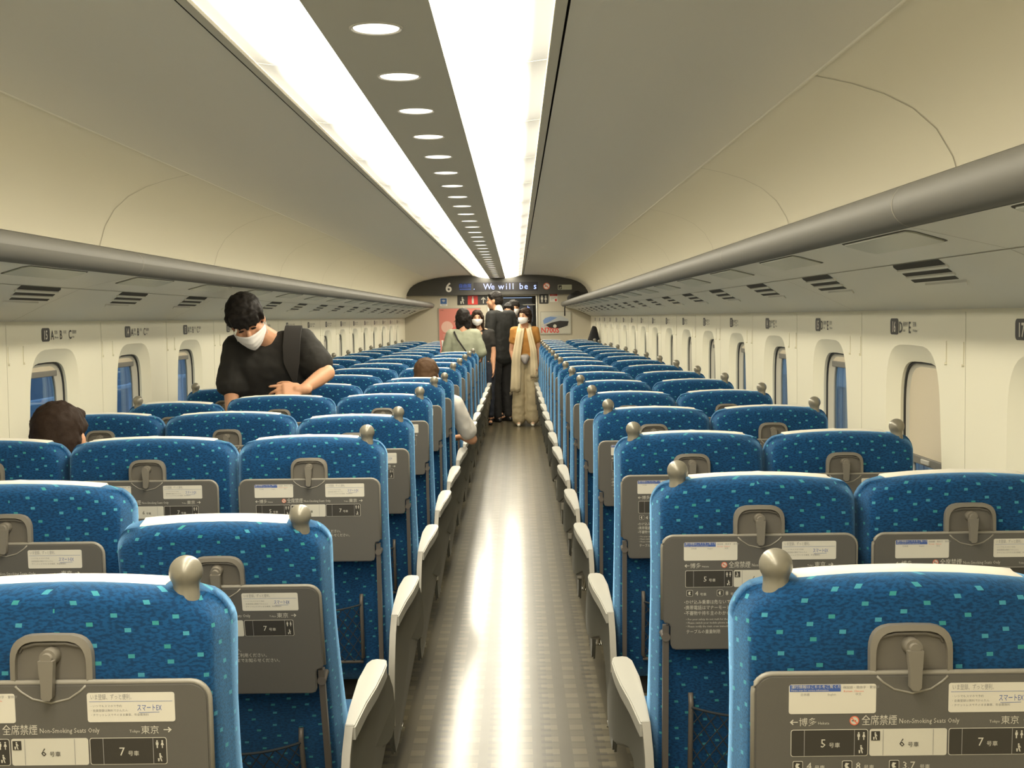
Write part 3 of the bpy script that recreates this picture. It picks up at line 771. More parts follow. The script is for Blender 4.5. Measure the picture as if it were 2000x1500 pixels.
def backrest_mesh(hw):
    hw = hw - .003
    R = .028
    us = [hw - f for f in FIL]; mid = [hw - .028 - (hw - .028) * k / 7 for k in range(1, 8)]
    xs = us + mid; xs = [-x for x in xs] + [x for x in xs[:-1][::-1]]
    xs = sorted(set(round(x, 5) for x in xs))
    zb = .34
    vs = [0, .04] + [i / 16 for i in range(1, 15)] ; 
    bm = bmesh.new()
    def grid(front):
        G = []
        for x in xs:
            zt = ztop(x, hw); col = []
            zz = [zb + (zt - .028 - zb) * t for t in [i / 15 for i in range(16)]] + [zt - f for f in FIL[::-1][1:]]
            for z in zz:
                rc = .045; ccx, ccz = hw - rc, 1.098 - rc
                if abs(x) > ccx and z > ccz: e = max(0, rc - math.hypot(abs(x) - ccx, z - ccz))
                else: e = min(hw - abs(x), zt - z)
                q = max(0, R - e)
                o = R - math.sqrt(max(0, R * R - q * q))
                if not front:
                    if z <= ccz: w_ = 1.0 if (hw - abs(x)) < .045 else 0.0
                    elif abs(x) > ccx: w_ = max(0, min(1, (abs(x) - ccx) / max(1e-4, math.hypot(abs(x) - ccx, z - ccz))))
                    else: w_ = 0.0
                    o = w_ * side_off(e) + (1 - w_) * o
                y = (yf(z) - o) if front else (yr(z) + o)
                if front: y -= .018 * max(0, 1 - (abs(x) / (hw * .62)) ** 2)      # slightly dished front
                else: y -= .006 * (1 - (x / hw) ** 2)
                col.append(bm.verts.new((x, y, z)))
            G.append(col)
        for i in range(len(G) - 1):
            for j in range(len(G[0]) - 1):
                q = (G[i][j], G[i + 1][j], G[i + 1][j + 1], G[i][j + 1])
                bm.faces.new(q[::-1] if front else q)
        return G
    A = grid(False); B = grid(True); nz = len(A[0])
    def strip(P, Q):
        for i in range(len(P) - 1):
            try: bm.faces.new((P[i], P[i + 1], Q[i + 1], Q[i]))
            except ValueError: pass
    strip(A[0], B[0]); strip(B[-1], A[-1])
    strip([c[-1] for c in B], [c[-1] for c in A]); strip([c[0] for c in A], [c[0] for c in B])
    bmesh.ops.remove_doubles(bm, verts=bm.verts, dist=1e-5)
    bmesh.ops.recalc_face_normals(bm, faces=bm.faces)
    return bm
def cloth_mesh(hw, ball_side):
    bm = bmesh.new(); n = 22
    x0, x1 = -hw * .74, hw * .74
    if ball_side < 0: x0 = -hw + .090
    if ball_side > 0: x1 = hw - .090
    rows = []
    for i in range(n + 1):
        x = x0 + (x1 - x0) * i / n; zt = ztop(x, hw); c = []
        wv = .0012 * math.sin(i * 1.9) + .001 * math.sin(i * .7)
        edge = min(1, min(i, n - i) / 2.0)
        lift = .0015 + .0025 * edge + wv
        for y, z in ((yr(zt) + .022, zt - .0035), (yr(zt) + .028, zt + lift * .55), (yr(zt) + .036, zt + lift), (yr(zt) + .06, zt + lift * .8), (yf(zt) - .020, zt + .003), (yf(zt - .01) - .002, zt - .012),
                     (yf(zt - .03) + .004, zt - .034), (yf(1.0) + .004, 1.0), (yf(.90) + .004, .90), (yf(.84) + .004, .84)):
            c.append(bm.verts.new((x, y, z)))
        rows.append(c)
    for i in range(n):
        for j in range(len(rows[0]) - 1): bm.faces.new((rows[i][j], rows[i][j + 1], rows[i + 1][j + 1], rows[i + 1][j]))
    r = bmesh.ops.extrude_face_region(bm, geom=list(bm.faces))
    for v in [g for g in r['geom'] if isinstance(g, bmesh.types.BMVert)]: v.co.z -= .003; v.co.y -= .002
    bmesh.ops.recalc_face_normals(bm, faces=bm.faces)
    return bm
def cushion_mesh(hw):
    bm = bmesh.new(); box(bm, -hw + .004, hw - .004, .12, .60, .335, .445, .035, seg=4); return bm
TW = .213
TY = -.052     # rear face of the table leaf
def table_parts(parent):
    bm = bmesh.new()
    P = rrect(-TW, TW, .738, .992, .024, 6)
    out = []
    # notched lower corners
    for x, z in P: out.append((x, z))
    def fn(a, b, d): return (a, d + (.99 - b) * .045, b)
    prism(bm, [(x, z) for x, z in out if z > .81] + [(-TW, .806), (-TW + .004, .799), (-TW + .014, .796), (-TW + .017, .789), (-TW + .017, .750), (-TW + .021, .741), (-TW + .029, .738), (TW - .029, .738), (TW - .021, .741), (TW - .017, .750), (TW - .017, .789), (TW - .014, .796), (TW - .004, .799), (TW, .806)], fn, TY, TY + .016)
    e = [e for e in bm.edges if e.calc_length() > 0 and all(abs(v.co.y - (TY + (.99 - v.co.z) * .045)) < 1e-4 for v in e.verts)]
    bmesh.ops.bevel(bm, geom=e, offset=.0022, segments=2, affect='EDGES')
    leaf = link('tray_table', bm, M['plastic'], parent, smooth=True, auto=40)
    # raised rim
    bm = bmesh.new()
    O = rrect(-TW - .001, TW + .001, .776, .993, .025, 6); O = [p for p in O if p[1] > .83]
    pts = [(-TW - .001, .806)] + [p for p in sorted([q for q in O if q[0] < 0], key=lambda q: q[1] + q[0])] + [p for p in sorted([q for q in O if q[0] > 0], key=lambda q: q[0] - q[1])] + [(TW + .001, .806)]
    tube(bm, [fn(x, z, TY + .006) for x, z in pts], .0042, 6)
    link('table_rim', bm, M['rim'], leaf, smooth=True)
    # finger scoop
    bm = bmesh.new()
    pts = [(-.048, .990), (-.040, .982), (-.025, .972), (0, .966), (.025, .972), (.040, .982), (.048, .990)]
    tube(bm, [fn(x, z, TY + .0005) for x, z in pts], .0018, 6)
    link('finger_scoop', bm, M['rim'], leaf, smooth=True)
    g = lambda a, b, d=.0008: (a, TY + (.99 - b) * .045 - d, b)
    # stickers
    bm = bmesh.new(); x0, x1, z0, z1 = -TW + .046, -TW + .164, .939, .980
    prism(bm, rrect(x0, x1, z0, z1, .003, 2), lambda a, b, d: g(a, b, d), .0002, .0007, 0)
    poly2(bm, [(x0 + .001, z1 - .010), (x0 + .070, z1 - .010), (x0 + .070, z1 - .0005), (x0 + .001, z1 - .0005)], lambda a, b: g(a, b, .0010), 1)
    text_into(bm, '運行情報はこちらをご覧ください。', .0052, lambda a, b: g(x0 + .003 + a, z1 - .005 + b, .0013), 0, res=1)
    text_into(bm, 'Please scan for service information.', .0036, lambda a, b: g(x0 + .003 + a, z1 - .009 + b, .0013), 0, res=1)
    text_into(bm, '韓国語・簡体字・繁体字', .0045, lambda a, b: g(x0 + .073 + a, z1 - .006 + b, .0010), 3, res=1)
    text_into(bm, 'Korean  Chinese', .004, lambda a, b: g(x0 + .074 + a, z1 - .011 + b, .0010), 2, res=1)
    for q, t in enumerate(('日本語', 'English', '中文')): text_into(bm, t, .0042, lambda a, b: g(x0 + .022 + q * .036 + a, z1 - .0155 + b, .0010), 3, 'CENTER', res=1)
    link('information_sticker', bm, [M['sticker'], M['printb'], M['orange'], M['printg']], leaf)['label'] = 'white sticker with a blue heading'
    bm = bmesh.new(); x1 = TW - .045; x0 = x1 - .119
    prism(bm, rrect(x0, x1, z0, z1, .003, 2), lambda a, b, d: g(a, b, d), .0002, .0007, 0)
    text_into(bm, 'いま登録、ずっと便利。', .0088, lambda a, b: g(x0 + .005 + a, z1 - .009 + b, .0010), 2, res=1, sx=.62)
    poly2(bm, [(x0 + .003, z1 - .0125), (x1 - .003, z1 - .0125), (x1 - .003, z1 - .0120), (x0 + .003, z1 - .0120)], lambda a, b: g(a, b, .0010), 1)
    for q, t in enumerate(('・いつでもスマホで予約', '・会員登録は無料でかんたん', '・チケットレスでそのまま乗車、年会費無料')):
        text_into(bm, t, .0040, lambda a, b: g(x0 + .005 + a, z1 - .020 - q * .0062 + b, .0010), 2, res=1)
    text_into(bm, 'スマートEX', .0105, lambda a, b: g(x0 + .068 + a, z1 - .025 + b, .0010), 1, res=1, sx=.62)
    poly2(bm, [(x0 + .070, z1 - .0285), (x0 + .098, z1 - .0278), (x0 + .098, z1 - .0272), (x0 + .070, z1 - .0278)], lambda a, b: g(a, b, .0010), 1)
    link('booking_sticker', bm, [M['sticker'], M['printb'], M['printg']], leaf)['label'] = 'white sticker with blue lettering'
    # printed notice
    bm = bmesh.new(); xl_ = -TW; zt = .993
    def T(s, size, x, dz, mi=0, al='LEFT', sx=1): text_into(bm, s, size, lambda a, b: g(xl_ + x + a, zt - dz + b), mi, al, 1, sx)
    arrow(bm, xl_ + .053, zt - .0655, .011, lambda a, b: g(a, b), 0, PI)
    T('博多', .0125, .060, .070); T('Hakata', .0055, .086, .069)
    no_smoking(bm, xl_ + .135, zt - .064, .0065, lambda a, b, d: g(a, b, .0008 + d * .3), 2, 0, 1)
    T('全席禁煙', .0155, .145, .0695, sx=.78); T('Non-Smoking Seats Only', .0098, .196, .0685, sx=.82)
    T('Tokyo', .0055, .318, .069); T('東京', .0125, .334, .070); arrow(bm, xl_ + .370, zt - .0655, .011, lambda a, b: g(a, b), 0, 0)
    for q, (x0, t, mi, mt) in enumerate(((.049, '5', 1, 0), (.156, '6', 0, 1), (.263, '7', 1, 0))):
        P = rrect(xl_ + x0, xl_ + x0 + .105, zt - .114, zt - .076, .003, 2)
        poly2(bm, P, lambda a, b: g(a, b, .0006), 0)
        if mi: poly2(bm, rrect(xl_ + x0 + .0009, xl_ + x0 + .1041, zt - .1131, zt - .0769, .0025, 2), lambda a, b: g(a, b, .0009), 1)
        for xx in (.018, .086):
            poly2(bm, [(xl_ + x0 + xx, zt - .113), (xl_ + x0 + xx + .0008, zt - .113), (xl_ + x0 + xx + .0008, zt - .077), (xl_ + x0 + xx, zt - .077)], lambda a, b: g(a, b, .0011), 3)
        h = lambda a, b: g(a, b, .0013)
        text_into(bm, t, .0165, lambda a, b: h(xl_ + x0 + .044 + a, zt - .101 + b), mt, 'CENTER', 1)
        text_into(bm, '号車', .0078, lambda a, b: h(xl_ + x0 + .052 + a, zt - .101 + b), mt, 'LEFT', 1)
        if mi:
            pict_person(bm, xl_ + x0 + .092, zt - .0855, .011, h, 0); pict_person(bm, xl_ + x0 + .099, zt - .0855, .011, h, 0, True)
            litter(bm, xl_ + x0 + .096, zt - .104, .012, h, 0)
        else:
            poly2(bm, [(xl_ + x0 + .002, zt - .092), (xl_ + x0 + .014, zt - .092), (xl_ + x0 + .014, zt - .079), (xl_ + x0 + .002, zt - .079)], h, 1)
            litter(bm, xl_ + x0 + .008, zt - .0855, .011, lambda a, b: g(a, b, .0016), 0)
    xx = .052
    for t, wd in (('4', .055), ('8', .052), ('3,7', .05)):
        P = rrect(xl_ + xx, xl_ + xx + .014, zt - .134, zt - .120, .002, 2)
        poly2(bm, P, lambda a, b: g(a, b, .0006), 0); poly2(bm, rrect(xl_ + xx + .0008, xl_ + xx + .0132, zt - .1332, zt - .1208, .0015, 2), lambda a, b: g(a, b, .0009), 1)
        poly2(bm, [(xl_ + xx + .005, zt - .131), (xl_ + xx + .010, zt - .130), (xl_ + xx + .007, zt - .127), (xl_ + xx + .010, zt - .124), (xl_ + xx + .005, zt - .123), (xl_ + xx + .0035, zt - .127)], lambda a, b: g(a, b, .0012), 0)
        T(t, .0145, xx + .019, .1325); T('号車', .0072, xx + .030 + (.012 if len(t) > 1 else 0), .1325); xx += wd + .012
    for q, t in enumerate(('•かけ込み乗車は危ないですから、おやめください。', '•携帯電話はマナーモードに切り替え、デッキでご利用ください。', '•不審物や持ち主のわからないお荷物は、乗務員までお知らせください。')):
        T(t, .0105, .047, .151 + q * .0125, sx=.86)
    for q, t in enumerate(('• For your safety do not rush for the train.', '• Please switch your mobile phone to silent mode.', '• Please notify the train crew immediately of any suspicious item.')):
        T(t, .0062, .051, .188 + q * .0080)
    T('テーブルの重量制限', .0098, .052, .2175, sx=.86); T('Load limit 10kg', .0062, .145, .2165)
    link('printed_notice', bm, [M['printw'], M['boxd'], M['orange'], M['printg']], leaf)
    return leaf
def latch_parts(parent):
    W, zb, zt_ = .056, .994, 1.059
    def arch(w, z0, z1, n=8):
        pts = [(-w, z0)]
        for i in range(n + 1):
            a = PI - i / n * PI
            ca, sa = math.cos(a), math.sin(a)
            pts.append((w * math.copysign(abs(ca) ** .45, ca), (z1 - .036) + .036 * abs(sa) ** .85))
        pts.append((w, z0)); return pts
    bm = bmesh.new(); yy = -.047
    O = arch(W, zb, zt_, 14); I = arch(W - .0075, zb, zt_ - .008, 14)
    A = [bm.verts.new((x, yy, z)) for x, z in O]; B = [bm.verts.new((x, yy - .002, z)) for x, z in I]; C = [bm.verts.new((x, yy + .014, z)) for x, z in I]; D = [bm.verts.new((x, yy + .012, z)) for x, z in O]
    for P, Q in ((A, B), (B, C), (D, A)):
        for i in range(len(P) - 1): bm.faces.new((P[i], P[i + 1], Q[i + 1], Q[i]))
    bmesh.ops.recalc_face_normals(bm, faces=bm.faces)
    h = link('latch_housing', bm, M['latch'], parent, smooth=True, auto=40)
    bm = bmesh.new(); prism(bm, I, lambda a, b, d: (a, d, b), yy + .007, yy + .014)
    tube(bm, [(-W + .012, yy + .006, 1.034), (-W + .016, yy + .004, 1.041), (-.02, yy + .003, 1.046), (.02, yy + .003, 1.046), (W - .016, yy + .004, 1.041), (W - .012, yy + .006, 1.034)], .0022, 6)
    link('latch_recess', bm, M['latch_in'], h, smooth=True, auto=30)
    bm = bmesh.new()
    tube(bm, [(0, yy + .008, 1.030), (0, yy - .012, 1.030)], [.0125, .0115], 18)
    tube(bm, [(0, yy - .010, 1.030), (0, yy - .018, 1.030)], [.0080, .0072], 14)
    P = [(-.0105, 1.028), (.0105, 1.028), (.0095, 1.012), (.0085, .998), (.0075, .978), (.004, .974), (-.004, .974), (-.0075, .978), (-.0075, .998), (-.0095, 1.012)]
    prism(bm, P, lambda a, b, d: (a, d, b), yy - .020, yy - .009)
    link('table_latch', bm, M['latch'], h, smooth=True, auto=40)
    return h
def arm_parts(parent):
    for s in (-1, 1):
        bm = bmesh.new(); x = s * .2055
        prism(bm, [(-.0065, .792), (.0065, .792), (.0065, .36), (-.0065, .36)], lambda a, b, d: (x + a, d + (.99 - b) * .09, b), -.055, -.040)
        tube(bm, [(x, -.036, .765), (x, -.052 + .02, .765), (x, -.03 + .04, .765)], .010, 10)
        link('table_arm', bm, M['arm'], parent, smooth=True, auto=40)
def pocket_parts(parent, hw):
    bm = bmesh.new(); k = .145
    def y_at(z): return yr(z) - .022
    for s in (-1, 1): tube(bm, [(s * k, y_at(.62) + .006, .625), (s * k, y_at(.6) - .006, .60), (s * k, y_at(.42) - .008, .42), (s * (k - .008), y_at(.40), .405)], .006, 8)
    tube(bm, [(-k, y_at(.405) - .006, .405), (k, y_at(.405) - .006, .405)], .005, 8)
    fr = link('pocket_frame', bm, M['arm'], parent, smooth=True)
    bm = bmesh.new(); n = 10
    def P(u, v):    # u -1..1, v 0..1
        z = .41 + v * (.185 - .02 * (1 - u * u)); return Vector((u * k, y_at(z) - .010 - .018 * (1 - u * u) * v, z))
    for i in range(-8, n + 1):
        for sgn in (1, -1):
            a = []
            for j in range(11):
                v = j / 10; u = (i / n * 2 - 0.2) * sgn + sgn * (v * .8) - 0 * sgn
                if -1 <= u <= 1: a.append(P(u, v))
            if len(a) > 1: tube(bm, a, .0013, 4, cap=False)
    tube(bm, [P(u / 8, 1) for u in range(-8, 9)], .003, 6)
    link('net_pocket', bm, M['net'], fr, smooth=True)
def grip_mesh(x):
    bm = bmesh.new(); c = (x, .006, 1.132); r = .0235
    prof = [(.0, r)] + [(r * math.sin(t), r * math.cos(t)) for t in [PI * i / 16 for i in range(1, 12)]]
    prof += [(.0180, -.0175), (.0180, -.025), (.0195, -.032), (.0205, -.050)]
    lathe(bm, prof, c, 28); return bm
def armrest_parts(parent, hw, s):
    """s = side of the aisle (+1: to +x)"""
    xi = hw + .003                # inner edge
    tip = hw + .0645
    # pad: plan outline widening to the front
    ins = [(0.02, xi), (.10, xi), (.25, xi + .002), (.38, xi + .008), (.405, xi + .016)]
    outs = [(.413, xi + .030), (.405, tip - .006), (.36, tip), (.28, tip - .001), (.20, tip - .008), (.12, tip - .022), (.02, tip - .037)]
    def zt(y): return .600 - .045 * max(0, (.30 - y) / .28) ** 1.6
    pts = ins + outs
    bm = bmesh.new()
    T_ = [bm.verts.new((s * x, y, zt(y))) for y, x in pts]; Bt = [bm.verts.new((s * x, y, zt(y) - .032)) for y, x in pts]
    bm.faces.new(T_); bm.faces.new(Bt[::-1]); n = len(pts)
    for i in range(n): bm.faces.new((T_[i], Bt[i], Bt[(i + 1) % n], T_[(i + 1) % n]))
    bmesh.ops.recalc_face_normals(bm, faces=bm.faces)
    te = [e for e in bm.edges if e.verts[0] in T_ and e.verts[1] in T_]
    bmesh.ops.bevel(bm, geom=te, offset=.003, segments=2, affect='EDGES')
    arm = link('armrest', bm, M['pad'], parent, smooth=True, auto=40)
    # side panel: profile in y,z swept across x with an S-shaped bulge
    prof = [(-.03, .51), (.02, .548), (.15, .565), (.30, .575), (.395, .575), (.46, .548), (.525, .495), (.562, .445), (.570, .405), (.548, .375), (.49, .362), (.40, .372), (.30, .402), (.22, .425),
            (.165, .415), (.125, .36), (.10, .27), (.075, .17), (.04, .135), (-.04, .135), (-.085, .20), (-.098, .33), (-.073, .43)]
    bm = bmesh.new()
    def bulge(y, z): return tip - .014 - .034 * max(0, min(1, (.34 - y) / .30)) + .012 * max(0, min(1, (y - .3) / .2))
    A = [bm.verts.new((s * xi, y, z)) for y, z in prof]; B = [bm.verts.new((s * bulge(y, z), y, z)) for y, z in prof]; n = len(prof)
    side_fs = [bm.faces.new((A[i], B[i], B[(i + 1) % n], A[(i + 1) % n])) for i in range(n)]
    bm.faces.new(A[::-1]); bm.faces.new(B)
    bmesh.ops.triangulate(bm, faces=[f for f in bm.faces if len(f.verts) > 4])
    bmesh.ops.recalc_face_normals(bm, faces=bm.faces)
    oe = [e for e in bm.edges if e.verts[0] in B and e.verts[1] in B and len([f for f in e.link_faces if f in side_fs]) == 1]
    bmesh.ops.bevel(bm, geom=oe, offset=.006, segments=2, affect='EDGES')
    sp_ = link('side_panel', bm, M['side'], parent, smooth=True, auto=35)
    # pale edge strip running down behind the pad
    bm = bmesh.new()
    pp = [(.03, .553), (-.03, .503), (-.073, .42), (-.098, .33), (-.093, .24)]
    for i in range(len(pp) - 1):
        pass
    A = []
    for y, z in pp:
        xo = xi + .019
        A.append([bm.verts.new((s * xi, y - .004, z + .004)), bm.verts.new((s * xo, y - .004, z + .004)), bm.verts.new((s * xo, y + .008, z - .004)), bm.verts.new((s * xi, y + .008, z - .004))])
    for a, b in zip(A, A[1:]):
        for i in range(4): bm.faces.new((a[i], a[(i + 1) % 4], b[(i + 1) % 4], b[i]))
    bm.faces.new(A[0]); bm.faces.new(A[-1][::-1]); bmesh.ops.recalc_face_normals(bm, faces=bm.faces)
    link('edge_strip', bm, M['rim'], sp_, smooth=True, auto=50)
    # foot pedal for turning the seat
    bm = bmesh.new()
    for i in range(7): tube(bm, [(s * (hw - .045 + i * .008), .29, .10), (s * (hw - .045 + i * .008), .335, .108)], .0028, 6)
    tube(bm, [(s * (hw - .05), .31, .097), (s * (hw + .008), .31, .097)], .004, 6); tube(bm, [(s * (hw - .02), .31, .097), (s * (hw - .03), .26, .12), (s * (hw - .03), .20, .20)], .006, 6)
    link('foot_pedal', bm, M['chrome'], parent, smooth=True)
def leg_mesh(hw):
    bm = bmesh.new(); box(bm, -.05, .05, .20, .52, 0, .262, .012); box(bm, -hw + .01, hw - .01, .14, .58, .26, .336, .01); return bm

def seat_proto(hw, ball, aisle, name='train_chair'):
    root = empty(name)
    link('backrest', backrest_mesh(hw), M['fabric'], root, smooth=True)
    link('headrest_cover', cloth_mesh(hw, ball), M['cloth'], root, smooth=True, auto=60)
    if ball: link('grip_ball', grip_mesh(ball * (hw - .060)), M['grip'], root, smooth=True)
    table_parts(root); latch_parts(root); arm_parts(root); pocket_parts(root, hw)
    link('seat_cushion', cushion_mesh(hw), M['fabric'], root, smooth=True, auto=60)
    link('leg', leg_mesh(hw), M['dark'], root)
    if aisle: armrest_parts(root, hw, aisle)
    return root
SEATS = {  # letter: x centre, half width, ball side, aisle side
    'A': (-1.6275, .2325, -1, 0), 'B': (-1.1325, .2625, 0, 0), 'C': (-.6375, .2325, 1, 1),
    'D': (.530, .2325, -1, -1), 'E': (.995, .2325, 1, 0)}
protos = {k: seat_proto(v[1], v[2], v[3]) for k, v in SEATS.items()}
UPPER = {'backrest', 'headrest_cover', 'grip_ball', 'tray_table', 'latch_housing', 'table_arm', 'pocket_frame'}
RECL = {('C', 1): 11.5, ('C', 3): 2.0, ('C', 6): 3.0, ('A', 4): 3.2, ('A', 5): 2.6, ('E', 14): 4, ('C', 12): 1, ('D', 9): .6}
ROWORD = ['nearest', 'second', 'third', 'fourth', 'fifth', 'sixth', 'seventh', 'eighth', 'ninth', 'tenth', 'eleventh', 'twelfth', 'thirteenth', 'fourteenth', 'fifteenth', 'sixteenth', 'seventeenth', 'farthest']
PLACE = {'A': 'window seat in the left block', 'B': 'middle seat in the left block', 'C': 'aisle seat in the left block', 'D': 'aisle seat in the right block', 'E': 'window seat in the right block'}
Y0, PIT = 1.692, 1.04
used = set()
def place_seat(L_, n):
    if L_ in used: r = protos[L_].copy(); COL.objects.link(r); ch = [copy_part(c, r) for c in protos[L_].children]
    else: r = protos[L_]; ch = list(r.children)
    return r, ch
todo = [(L_, n) for n in range(18) for L_ in 'ABCDE']
if True:
    made = []
    for L_ in 'ABCDE':
        first = True
        for n in range(17, -1, -1):
            if n == 0: r, ch = protos[L_], list(protos[L_].children)
            else:
                r = protos[L_].copy(); COL.objects.link(r); ch = [copy_part(c, r) for c in protos[L_].children]
            r.location = (SEATS[L_][0], Y0 + PIT * n, 0)
            extra = ''
            a = RECL.get((L_, n), 0) + random.uniform(-.25, .25)
            th = math.radians(a)
            piv = Vector((0, .15, .40)); R = Matrix.Rotation(th, 3, 'X')
            off = piv - R @ piv
            drop = (.0026 if a > 5 else .0055) * max(0, a)
            for c in ch:
                if c.name.split('.')[0] in UPPER:
                    c.rotation_euler = (th, 0, 0); c.location = Vector(c.location) + off + Vector((0, 0, -drop * .8))
            if a > 5: extra = ', reclined'
            tag(r, 'blue patterned %s, %s row from the camera%s' % (PLACE[L_], ROWORD[n], extra), 'train seat', 'blue train seats')
            made.append(r)

# ------------------------------------------------------------------ people
def hull(bm, pts):
    vs = [bm.verts.new(p) for p in pts]
    r = bmesh.ops.convex_hull(bm, input=vs)
    junk = [g for g in r.get('geom_interior', []) + r.get('geom_unused', []) if isinstance(g, bmesh.types.BMVert)]
    if junk: bmesh.ops.delete(bm, geom=list(set(junk)), context='VERTS')
def sphere_pts(c, r, n=8, R=None):
    r = (r, r, r) if isinstance(r, (int, float)) else r
    out = []
    for i in range(n + 1):
        t = PI * i / n
        m = 1 if i in (0, n) else 2 * n
        for k in range(m):
            p = Vector((r[0] * math.sin(t) * math.cos(2 * PI * k / m), r[1] * math.sin(t) * math.sin(2 * PI * k / m), r[2] * math.cos(t)))
            if R is not None: p = R @ p
            out.append(Vector(c) + p)
    return out
def blob(name, prims, m, parent=None, vox=.012, smooth=6, X=None, rough=0):
    """one continuous surface grown from round-ended limbs and ellipsoids; X maps local to world"""
    bm = bmesh.new()
    for p in prims:
        if p[0] == 'c': hull(bm, sphere_pts(p[1], p[3]) + sphere_pts(p[2], p[4]))
        elif p[0] == 'e': hull(bm, sphere_pts(p[1], p[2], 10, p[3] if len(p) > 3 else None))
        elif p[0] == 'h': hull(bm, sum([sphere_pts(c, r, 6) for c, r in p[1]], []))
    me = bpy.data.meshes.new(name); bm.to_mesh(me); bm.free()
    o = bpy.data.objects.new(name, me); COL.objects.link(o)
    r = o.modifiers.new('r', 'REMESH'); r.mode = 'VOXEL'; r.voxel_size = vox; r.use_smooth_shade = True
    s = o.modifiers.new('s', 'SMOOTH'); s.factor = .5; s.iterations = smooth
    if not rough and name not in ('body', 'hair', 'shoe', 'soft_bag', 'travel_bag', 'waist_pouch'): rough = .014
    if name == 'hair' or rough:
        tx = bpy.data.textures.new('tufts', 'CLOUDS'); tx.noise_scale = .022 if name == 'hair' else .06; tx.noise_depth = 2
        d_ = o.modifiers.new('d', 'DISPLACE'); d_.texture = tx; d_.strength = .014 if name == 'hair' else rough; d_.mid_level = .5; d_.texture_coords = 'LOCAL'
    dg = bpy.context.evaluated_depsgraph_get(); me2 = bpy.data.meshes.new_from_object(o.evaluated_get(dg))
    o.modifiers.clear(); o.data = me2; bpy.data.meshes.remove(me)
    me2.materials.clear(); me2.materials.append(m)
    for p in me2.polygons: p.use_smooth = True
    if X is not None: me2.transform(X)
    if parent: o.parent = parent
    return o
V = Vector
def head_prims(sc_=1.0):
    """face towards +y, origin at head centre (eye level)"""
    k = sc_
    P = [('e', (0, -.012 * k, .030 * k), (.074 * k, .092 * k, .088 * k)), ('e', (0, .014 * k, -.035 * k), (.060 * k, .072 * k, .078 * k)),
         ('c', (0, .060 * k, -.085 * k), (0, .030 * k, -.075 * k), .022 * k, .036 * k),
         ('c', (0, .082 * k, .008 * k), (0, .102 * k, -.028 * k), .009 * k, .012 * k),
         ('c', (-.03 * k, .070 * k, .022 * k), (.03 * k, .070 * k, .022 * k), .016 * k, .016 * k),
         ('c', (-.014 * k, .082 * k, -.060 * k), (.014 * k, .082 * k, -.060 * k), .010 * k, .010 * k)]
    for s in (-1, 1):
        P += [('e', (s * .077 * k, -.010 * k, -.008 * k), (.010 * k, .020 * k, .032 * k)), ('c', (s * .045 * k, .055 * k, -.025 * k), (s * .05 * k, .03 * k, -.05 * k), .022 * k, .02 * k)]
    return P
def xf(prims, Mx):
    R = Mx.to_3x3(); out = []
    for p in prims:
        if p[0] == 'c': out.append(('c', Mx @ V(p[1]), Mx @ V(p[2]), p[3], p[4]))
        elif p[0] == 'e': out.append(('e', Mx @ V(p[1]), p[2], R @ (p[3] if len(p) > 3 else Matrix.Identity(3))))
        elif p[0] == 'h': out.append(('h', [(Mx @ V(c), r) for c, r in p[1]]))
    return out
def hair_prims(style, k=1.0):
    P = [('e', (0, -.020 * k, .045 * k), (.084 * k, .098 * k, .084 * k)), ('e', (0, -.045 * k, .0), (.081 * k, .075 * k, .085 * k))]
    if style == 'short':
        P += [('c', (-.045 * k, .055 * k, .078 * k), (.045 * k, .055 * k, .078 * k), .022 * k, .022 * k)]
        for s in (-1, 1): P += [('c', (s * .072 * k, .020 * k, .045 * k), (s * .074 * k, -.005 * k, .022 * k), .016 * k, .010 * k)]
    if style == 'fringe':
        P += [('h', [((-.055 * k, .060 * k, .085 * k), .022 * k), ((.055 * k, .060 * k, .085 * k), .022 * k), ((-.05 * k, .080 * k, .040 * k), .010 * k), ((.05 * k, .080 * k, .040 * k), .010 * k)])]
        for s in (-1, 1): P += [('c', (s * .070 * k, .020 * k, .05 * k), (s * .076 * k, .002 * k, .012 * k), .022 * k, .012 * k)]
    if style == 'bob':
        P += [('h', [((s * .065 * k, y * k, .02 * k), .026 * k) for s in (-1, 1) for y in (-.06, .02)] + [((s * .066 * k, y * k, -.105 * k), .022 * k) for s in (-1, 1) for y in (-.055, -.03)])]
        for s in (-1, 1): P += [('c', (s * .078 * k, .025 * k, .03 * k), (s * .080 * k, .012 * k, -.085 * k), .020 * k, .016 * k), ('c', (s * .035 * k, .070 * k, .075 * k), (s * .070 * k, .052 * k, .015 * k), .020 * k, .012 * k)]
    if style == 'crop':
        P += [('h', [((s * .062 * k, y * k, .02 * k), .028 * k) for s in (-1, 1) for y in (-.06, .0)] + [((s * .055 * k, -.050 * k, -.070 * k), .026 * k) for s in (-1, 1)])]
        for s in (-1, 1): P += [('c', (s * .080 * k, .018 * k, .04 * k), (s * .082 * k, -.005 * k, -.055 * k), .018 * k, .012 * k), ('c', (s * .030 * k, .066 * k, .085 * k), (s * .074 * k, .045 * k, .030 * k), .020 * k, .012 * k)]
    if style == 'long':
        P += [('h', [((s * .065 * k, y * k, .02 * k), .028 * k) for s in (-1, 1) for y in (-.06, .01)] + [((s * .075 * k, y * k, -.18 * k), .024 * k) for s in (-1, 1) for y in (-.055, -.03)])]
        for s in (-1, 1): P += [('c', (s * .080 * k, .02 * k, .03 * k), (s * .090 * k, .02 * k, -.16 * k), .022 * k, .016 * k), ('c', (s * .03 * k, .072 * k, .078 * k), (s * .074 * k, .05 * k, .01 * k), .020 * k, .012 * k)]
    return P
